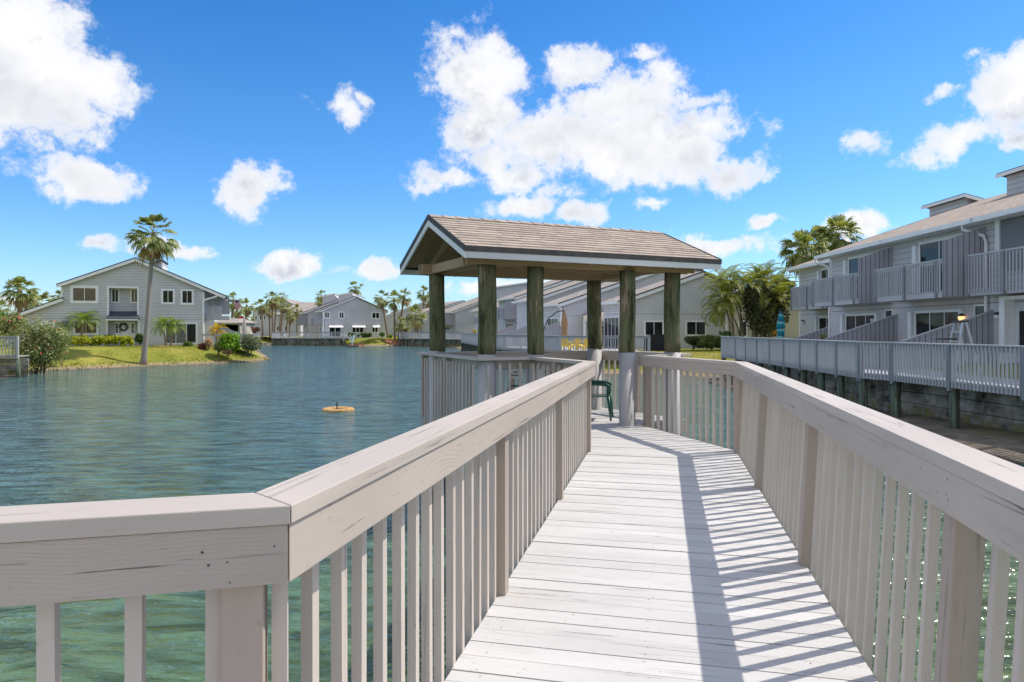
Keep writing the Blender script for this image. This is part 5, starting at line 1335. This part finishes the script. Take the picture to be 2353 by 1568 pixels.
# big leaning palm on the left bank
D = 50.0; bx, by_ = X(328, D), D; tx, ty_ = PV(*c1(1258, 372), D).x, D
fan_palm('tall leaning fan palm with pale trunk at the edge of the left lawn', bx, by_, gz(bx, by_) - .05, Zy(c1(0, 352)[1], D), 1.85, lean=(tx - bx, 0), n=46, dead=8, rt=.165, flare=1.7, seed=11, bend=-.12, low=-.6, nl=17, wl=.095, pf=(.52, .72), ff=(.36, .46))
k = 'sabal palms standing beyond the left house'
def sab(label, crownxy, fn, D, R_, group, seed, basex=None, rt=.17, z0=ZG, n=24, dead=9, low=-.55, name='fan_palm', trunk=None):
    cx_, cy_ = fn(*crownxy); x1 = X(cx_, D); zc = Zy(cy_, D); x0 = X(fn(basex, 0)[0], D) if basex is not None else x1
    return fan_palm(label, x0, D, z0, zc, R_, lean=(x1 - x0, 0), n=n, dead=dead, rt=rt, flare=1.15, seed=seed, group=group, trunkmat=trunk or M_TRUNKB, low=low, name=name, bend=.2)
sab('round headed palm with thick trunk left of the left house roof', (250, 395), rL, 76, 1.95, k, 21, 248, rt=.25, n=34, dead=12)
sab('small distant palm between the round headed palm and the low roof', (440, 480), rL, 135, 1.5, k, 22)
sab('low palm crown peeping over the sloping garage roof', (480, 575), rL, 88, 2.3, k, 23, rt=.2)
sab('palm top showing above the ridge of the left house', (1165, 575), c1, 95, 1.6, k, 24)
sab('palm top beside the gutter of the left house', (478, 870), c1, 95, 1.2, k, 25)
sab('tiny palm at the left frame edge above the oleander', (-10, 620), rL, 110, 1.7, k, 26)
k = 'sabal palms beyond the flag and the far left house'
for j, (c, b, lab, D, R_) in enumerate((((720, 400), 655, 'palm directly behind the striped flag', 92, 1.75), ((790, 590), 740, 'shorter palm just right of the flag trunk', 100, 1.5), ((990, 520), 945, 'palm right of the flag leaning over the pale umbrella', 104, 1.8),
        ((1290, 520), 1310, 'first tall palm in front of the pale far house, at the water edge', 128, 2.05), ((1440, 600), 1460, 'slim palm between the first and the tallest palms', 134, 1.8), ((1500, 380), 1515, 'tallest palm of the group before the pale far house', 132, 2.3),
        ((1590, 440), 1545, 'tall palm leaning right beside the tallest one', 136, 2.0), ((1715, 350), 1640, 'palm with sparse curled crown at the top right of the group', 142, 1.7), ((1740, 520), 1665, 'palm leaning right in front of the long low roof', 130, 1.8),
        ((1830, 580), 1790, 'palm standing before the long low roof', 138, 1.6), ((1870, 730), 1850, 'low palm beside the second middle house', 126, 1.6), ((2010, 600), 2000, 'wide palm crown at the corner of the long low roof', 148, 1.9), ((755, 740), 750, 'small far palm low behind the flag', 130, 1.5), ((1010, 800), 1010, 'small bushy palm behind the stop sign', 120, 1.8))):
    sab(lab, c, rI, D, R_ * .76, k, 31 + j, b, rt=.17, n=18, dead=10)
k = 'palms around the middle gable house'
for j, (c, b, lab, D, R_) in enumerate((((1572, 150), 1572, 'lone palm above the ridge of the middle gable house', 150, 2.4), ((1215, 235), 1215, 'palm behind the left clerestory of the middle house', 150, 1.9), ((1205, 300), 1200, 'low palm crown left of the middle house clerestory', 146, 1.7),
        ((1845, 262), 1910, 'palm leaning left at the right corner of the middle house', 119, 2.1), ((1975, 268), 1985, 'straight palm, middle one of the three right of the middle house', 116, 2.3), ((2085, 238), 2022, 'palm leaning right, last of the three beside the middle house', 117, 2.1),
        ((2285, 205), 2290, 'palm rising above the roofs just left of the first gazebo post', 140, 2.2), ((2330, 290), 2330, 'palm half hidden by the first gazebo post', 145, 1.9))):
    sab(lab, c, c2, D, R_ * .78, k, 51 + j, b, rt=.17, n=19, dead=9)
sab('low wide palm in front of the far row balconies', (345, 600), rF, 112, 1.9, 'low palms by the far row', 61, rt=.15)
sab('small palm at the foot of the far row near the thin leaning palm', (110, 770), rF, 116, 1.8, 'low palms by the far row', 62, rt=.15)
k = 'fan palms over the right-hand roofs'
sab('large green fan palm left of the right-hand roof end', (1430, 400), rH, 50, 1.9, k, 71, n=44, dead=8, rt=.16, low=-.5)
sab('second large fan palm behind the first over the right roof', (1600, 330), rH, 53, 1.9, k, 72, n=36, dead=5, rt=.16)
sab('third fan palm behind the satellite dish on the right roof', (1000, 520), c4, 52, 1.9, k, 73, n=42, dead=8, rt=.16)
# feather palms in front of the left house
def fea(label, cxy, fn, D, n, L, group, seed, base=None, **kw):
    cx_, cy_ = fn(*cxy); x1 = X(cx_, D); zc = Zy(cy_, D); x0 = X(fn(base, 0)[0], D) if base else x1; z0 = max(gz(x0, D), -2)
    return feather_palm(label, x0, D, z0, zc - z0, n, L, group, seed, stems=((0, 0, x1 - x0, 0, 1),), **kw)
k = 'small feather palms in front of the left house'
fea('small feather palm left of the lower window of the left house', (545, 1112), c1, 59.5, 22, 1.15, k, 81, 550, rt=.09, ll=.32)
fea('larger feather palm standing before the lower window of the left house', (682, 1078), c1, 59.0, 30, 1.75, k, 82, 665, rt=.11, ll=.40)
fea('left one of the two feather palms by the sliding door', (1335, 1112), c1, 59.0, 24, 1.45, k, 83, 1360, rt=.08, ll=.36)
fea('right one of the two feather palms by the sliding door', (1420, 1115), c1, 59.4, 24, 1.45, k, 84, 1400, rt=.08, ll=.36)
fea('golden yellow small palm on the fenced terrace', (380, 1050), rI, 59, 20, 1.1, 'plants on the terrace', 85, rt=.06, ll=.3, mat=M_GOLD)
# areca clump
random.seed(5)
st = [(random.uniform(-1.3, 1.3), random.uniform(-.6, .6), 0, 0, 1) for _ in range(17)]
st = [(bx, by, bx * .75 + random.uniform(-.5, .5), by * .6, random.uniform(.62, 1.0)) for bx, by, _, _, _ in st]
AX = X(c4(385, 0)[0], 47)
feather_palm('big clump of feathery palms with many leaning canes left of the right-hand row', AX, 47, gz(AX, 47), 5.1, 13, 1.95, None, 91, M_FEAD, 'clumping_palm', 1.0, st, .055, ll=.42, el0=1.35, el1=-.2, nl=24, wid=.022)
feather_palm('palm with drooping fronds leaning left out of the clump', X(c4(215, 0)[0], 46), 46, ZG, 3.3, 12, 1.5, None, 92, M_FEAD, 'feather_palm', 1.5, ((0, 0, -.9, 0, .82), (.2, 0, -.5, 0, 1.0)), .05, ll=.42, el0=.9, el1=-.5, wid=.022)
feather_palm('single upright feather palm rising highest in the clump', X(c4(400, 0)[0], 48), 48, ZG, 4.9, 10, 1.6, None, 93, M_FEA, 'feather_palm', .75, ((0, 0, .2, 0, 1.0), (.7, 0, .9, 0, .9), (-.7, 0, -.7, 0, .9)), .05, ll=.4, el0=1.5, el1=.3, wid=.02)
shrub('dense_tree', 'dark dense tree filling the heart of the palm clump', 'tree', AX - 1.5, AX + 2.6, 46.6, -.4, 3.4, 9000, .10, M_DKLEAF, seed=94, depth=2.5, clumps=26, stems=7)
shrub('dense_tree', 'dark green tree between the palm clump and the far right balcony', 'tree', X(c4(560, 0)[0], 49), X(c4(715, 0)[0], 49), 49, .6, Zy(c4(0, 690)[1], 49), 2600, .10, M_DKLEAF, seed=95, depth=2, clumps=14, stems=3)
# hedges and shrubs
M_LIME2 = m_leaf('hibiscus_leaf', (.06, .12, .02), (.34, .38, .10), .35)
def sh(label, fn, a, b, D, n, size, mat, seed, name='shrub', cat='shrub', **kw):
    x0, y0 = fn(*a); x1, y1 = fn(*b); return shrub(name, label, cat, X(x0, D), X(x1, D), D, Zy(y1, D), Zy(y0, D), n, size, mat, seed=seed, **kw)
sh('clipped yellow green hedge below the left house window', c1, (535, 1192), (1062, 1268), 57.2, 9000, .085, M_YEL, 101, 'hedge', 'hedge', box=True, depth=.8, clumps=90, stems=0, hollow=.2)
sh('round dark green bush beside the front door', c1, (1090, 1168), (1215, 1258), 58.6, 1500, .08, M_GRN, 102)
sh('small clipped green bush left of the front door', c1, (850, 1180), (940, 1215), 60, 600, .08, M_GRN, 103)
sh('low dark spreading bush below the sliding door', c1, (1470, 1232), (1605, 1275), 57.5, 900, .08, M_GRN, 104)
sh('big oleander bush with pink blossoms at the left frame edge', c1, (120, 1030), (545, 1480), 41.5, 9500, .10, M_OLE, 105, 'oleander', 'shrub', depth=3.0, clumps=44, flowers=M_PINK, nfl=60, stems=10, aspect=.28)
sh('taller oleander with red blossoms behind the pale deck', c1, (-60, 975), (250, 1200), 44, 5200, .10, M_OLE, 106, 'oleander', 'shrub', depth=2.5, clumps=22, flowers=M_PINK, nfl=70, aspect=.3)
sh('bright lime green bush at the right end of the left bank', rI, (430, 1050), (870, 1480), 55.5, 3000, .11, M_LIME, 107, depth=1.8, clumps=22, aspect=.7)
sh('silvery green bush at the water edge by the terrace corner', rI, (840, 1080), (1250, 1515), 55.6, 3200, .08, M_SILV, 108, depth=1.6, clumps=24)
sh('brownish grassy bush left of the lime green bush', rI, (290, 1210), (560, 1500), 55.5, 2200, .10, M_OLE, 109, aspect=.15, clumps=14)
sh('pinkish grass tuft by the corner of the left house', rI, (90, 1180), (330, 1380), 56.5, 1500, .12, M_PLUME, 110, 'ornamental_grass', 'grass tuft', aspect=.12, clumps=12)
sh('reddish low plants at the bank below the left house corner', rI, (-30, 1290), (200, 1440), 56.3, 1200, .08, M_RED, 111, clumps=10)
sh('tan seeding grass at the foot of the lime green bush', rI, (500, 1340), (720, 1530), 54.9, 900, .11, M_PLUME, 112, 'ornamental_grass', 'grass tuft', aspect=.12, clumps=8)
sh('dark red spiky plant on the terrace behind the silvery bush', rI, (1020, 930), (1250, 1095), 60, 500, .16, M_RED, 113, 'spiky_plant', 'plant', aspect=.08, clumps=5)
sh('hibiscus bush with red flower below the square windows', rG, (1370, 1155), (1745, 1345), 47, 6500, .06, M_LIME2, 114, 'hibiscus', 'shrub', flowers=M_REDF, nfl=7, box=True, clumps=30, depth=1.2, aspect=.6)
sh('dark round bush left of the hibiscus', rG, (1200, 1165), (1380, 1345), 47.3, 3000, .06, M_DKLEAF, 115, box=True, depth=1.0)
sh('low dark hedge by the foot of the palm clump', rG, (1745, 1070), (1930, 1150), 46, 900, .06, M_GRN, 116, 'hedge', 'hedge', box=True, depth=.8, clumps=10, stems=0)
sh('orange flowering plant beside the teal umbrella', rH, (985, 1455), (1095, 1505), 41, 260, .06, M_GRN, 117, flowers=M_ORF, nfl=160, clumps=6, stems=0)
sh('clipped dark hedge along the middle house lawn', c2, (1510, 628), (1745, 672), 113.5, 2600, .14, M_GRN, 118, 'hedge', 'hedge', box=True, depth=1.5, clumps=20, stems=0)
sh('round clipped bush at the right corner of the middle house', c2, (1818, 622), (1888, 668), 114, 900, .14, M_GRN, 119)
sh('dark bush at the left end of the middle lawn hedge', c2, (1505, 640), (1560, 705), 112.6, 900, .13, M_GRN, 120)
sh('small bush between the thin palms right of the middle house', c2, (1915, 645), (1962, 680), 113, 500, .12, M_LIME, 121)
sh('small potted plant with red leaves behind the fence opening', rE, (205, 1240), (300, 1380), 52.5, 240, .08, M_RED, 122, 'potted_plant', 'plant', clumps=4)
sh('yellow flowering plant behind the second gazebo post', rF, (1330, 870), (1410, 930), 80, 300, .12, M_GRN, 123, flowers=M_YCHAIR, nfl=200, clumps=4, stems=0)
sh('small fern on the deck behind the right-hand fence', c4, (830, 1228), (960, 1268), 30, 500, .05, M_OLE, 124, aspect=.2, clumps=6)
# far trees closing the gaps between the houses
for j, (a, b, lab, D, mt) in enumerate((((1890, 395), (2120, 640), 'olive green trees right of the middle house', 165, M_GRN), ((300, 560), (500, 640), 'low green trees behind the stop sign', 150, M_GRN), ((480, 520), (620, 640), 'green trees left of the pale far house', 175, M_OLE))):
    sh(lab, c2, a, b, D, 6000, .30, mt, 131 + j, 'far_tree', 'tree', depth=8, clumps=26)
sh('green trees behind the thin palms left of the back row', rF, (-60, 520), (210, 900), 168, 6000, .28, M_OLE, 135, 'far_tree', 'tree', depth=6, clumps=26)
sh('green tree mass far behind the left frame edge', c1, (-200, 1000), (160, 1180), 90, 3500, .2, M_GRN, 136, 'far_tree', 'tree', depth=6, clumps=20)
# mulch rings and rough grass along the bank
def patch(name, label, x, y, rx, ry, mat, zz=.03):
    V, F_ = [], []; n = 18; c = (x, y, gz(x, y) + zz + .02); V.append(c)
    for k in range(n):
        th = 2 * math.pi * k / n; r_ = random.uniform(.8, 1.1); px_, py_ = x + rx * r_ * math.cos(th), y + ry * r_ * math.sin(th); V.append((px_, py_, gz(px_, py_) + zz))
    for k in range(n): F_.append((0, 1 + k, 1 + (k + 1) % n))
    o = leafmesh(name, V, F_, mat); return tag(o, label, 'mulch bed')
patch('mulch_bed', 'orange mulch ring under the two feather palms by the sliding door', X(c1(1400, 0)[0], 58), 58, 1.4, .7, M_MULCH)
patch('mulch_bed', 'orange mulch around the three thin palms right of the middle house', X(c2(2000, 0)[0], 115), 115, 2.4, 1.6, M_MULCH, .1)
patch('mulch_bed', 'orange mulch at the left end of the middle lawn hedge', X(c2(1580, 0)[0], 112.6), 112.6, 1.6, .8, M_MULCH, .1)
def tufts():
    random.seed(3); np.random.seed(3); V, F_ = [], []
    reg = [((-30, -20), (44, 60), 22000, .032), ((6, 15), (39, 47), 6000, .032)]
    for (xa, xb), (ya, yb), n, s in reg:
        xs = np.random.uniform(xa, xb, n); ys = np.random.uniform(ya, yb, n); zs = gheight(xs, ys); ok = zs > -2.38
        for x, y, z in zip(xs[ok], ys[ok], zs[ok]):
            th = random.uniform(0, 3.14); h = s * random.uniform(.6, 1.5); sd = np.array([math.cos(th), math.sin(th), 0]); p = np.array([x, y, z - .01])
            blade(V, F_, [p, p + np.array([random.uniform(-.03, .03), random.uniform(-.03, .03), h])], [s * .9, s * .15], sd)
    xs = np.random.uniform(-31, -20, 4200); ys = np.random.uniform(42, 60, 4200); dd_ = sdist(xs, ys); ok = (dd_ > .05) & (dd_ < 1.3)
    for x, y in zip(xs[ok], ys[ok]):
        z = gz(x, y); th = random.uniform(0, 3.14); h = random.uniform(.04, .15); sd = np.array([math.cos(th), math.sin(th), 0]); p = np.array([x, y, z - .01])
        blade(V, F_, [p, p + np.array([random.uniform(-.06, .06), random.uniform(-.06, .06), h])], [.05, .012], sd)
    o = leafmesh('grass', V, F_, M_GRASS); tag(o, 'short rough grass on the banks', 'grass', kind='stuff')
M_GRASS = m_leaf('grass_blade', (.13, .16, .02), (.36, .34, .07), .3)
tufts()
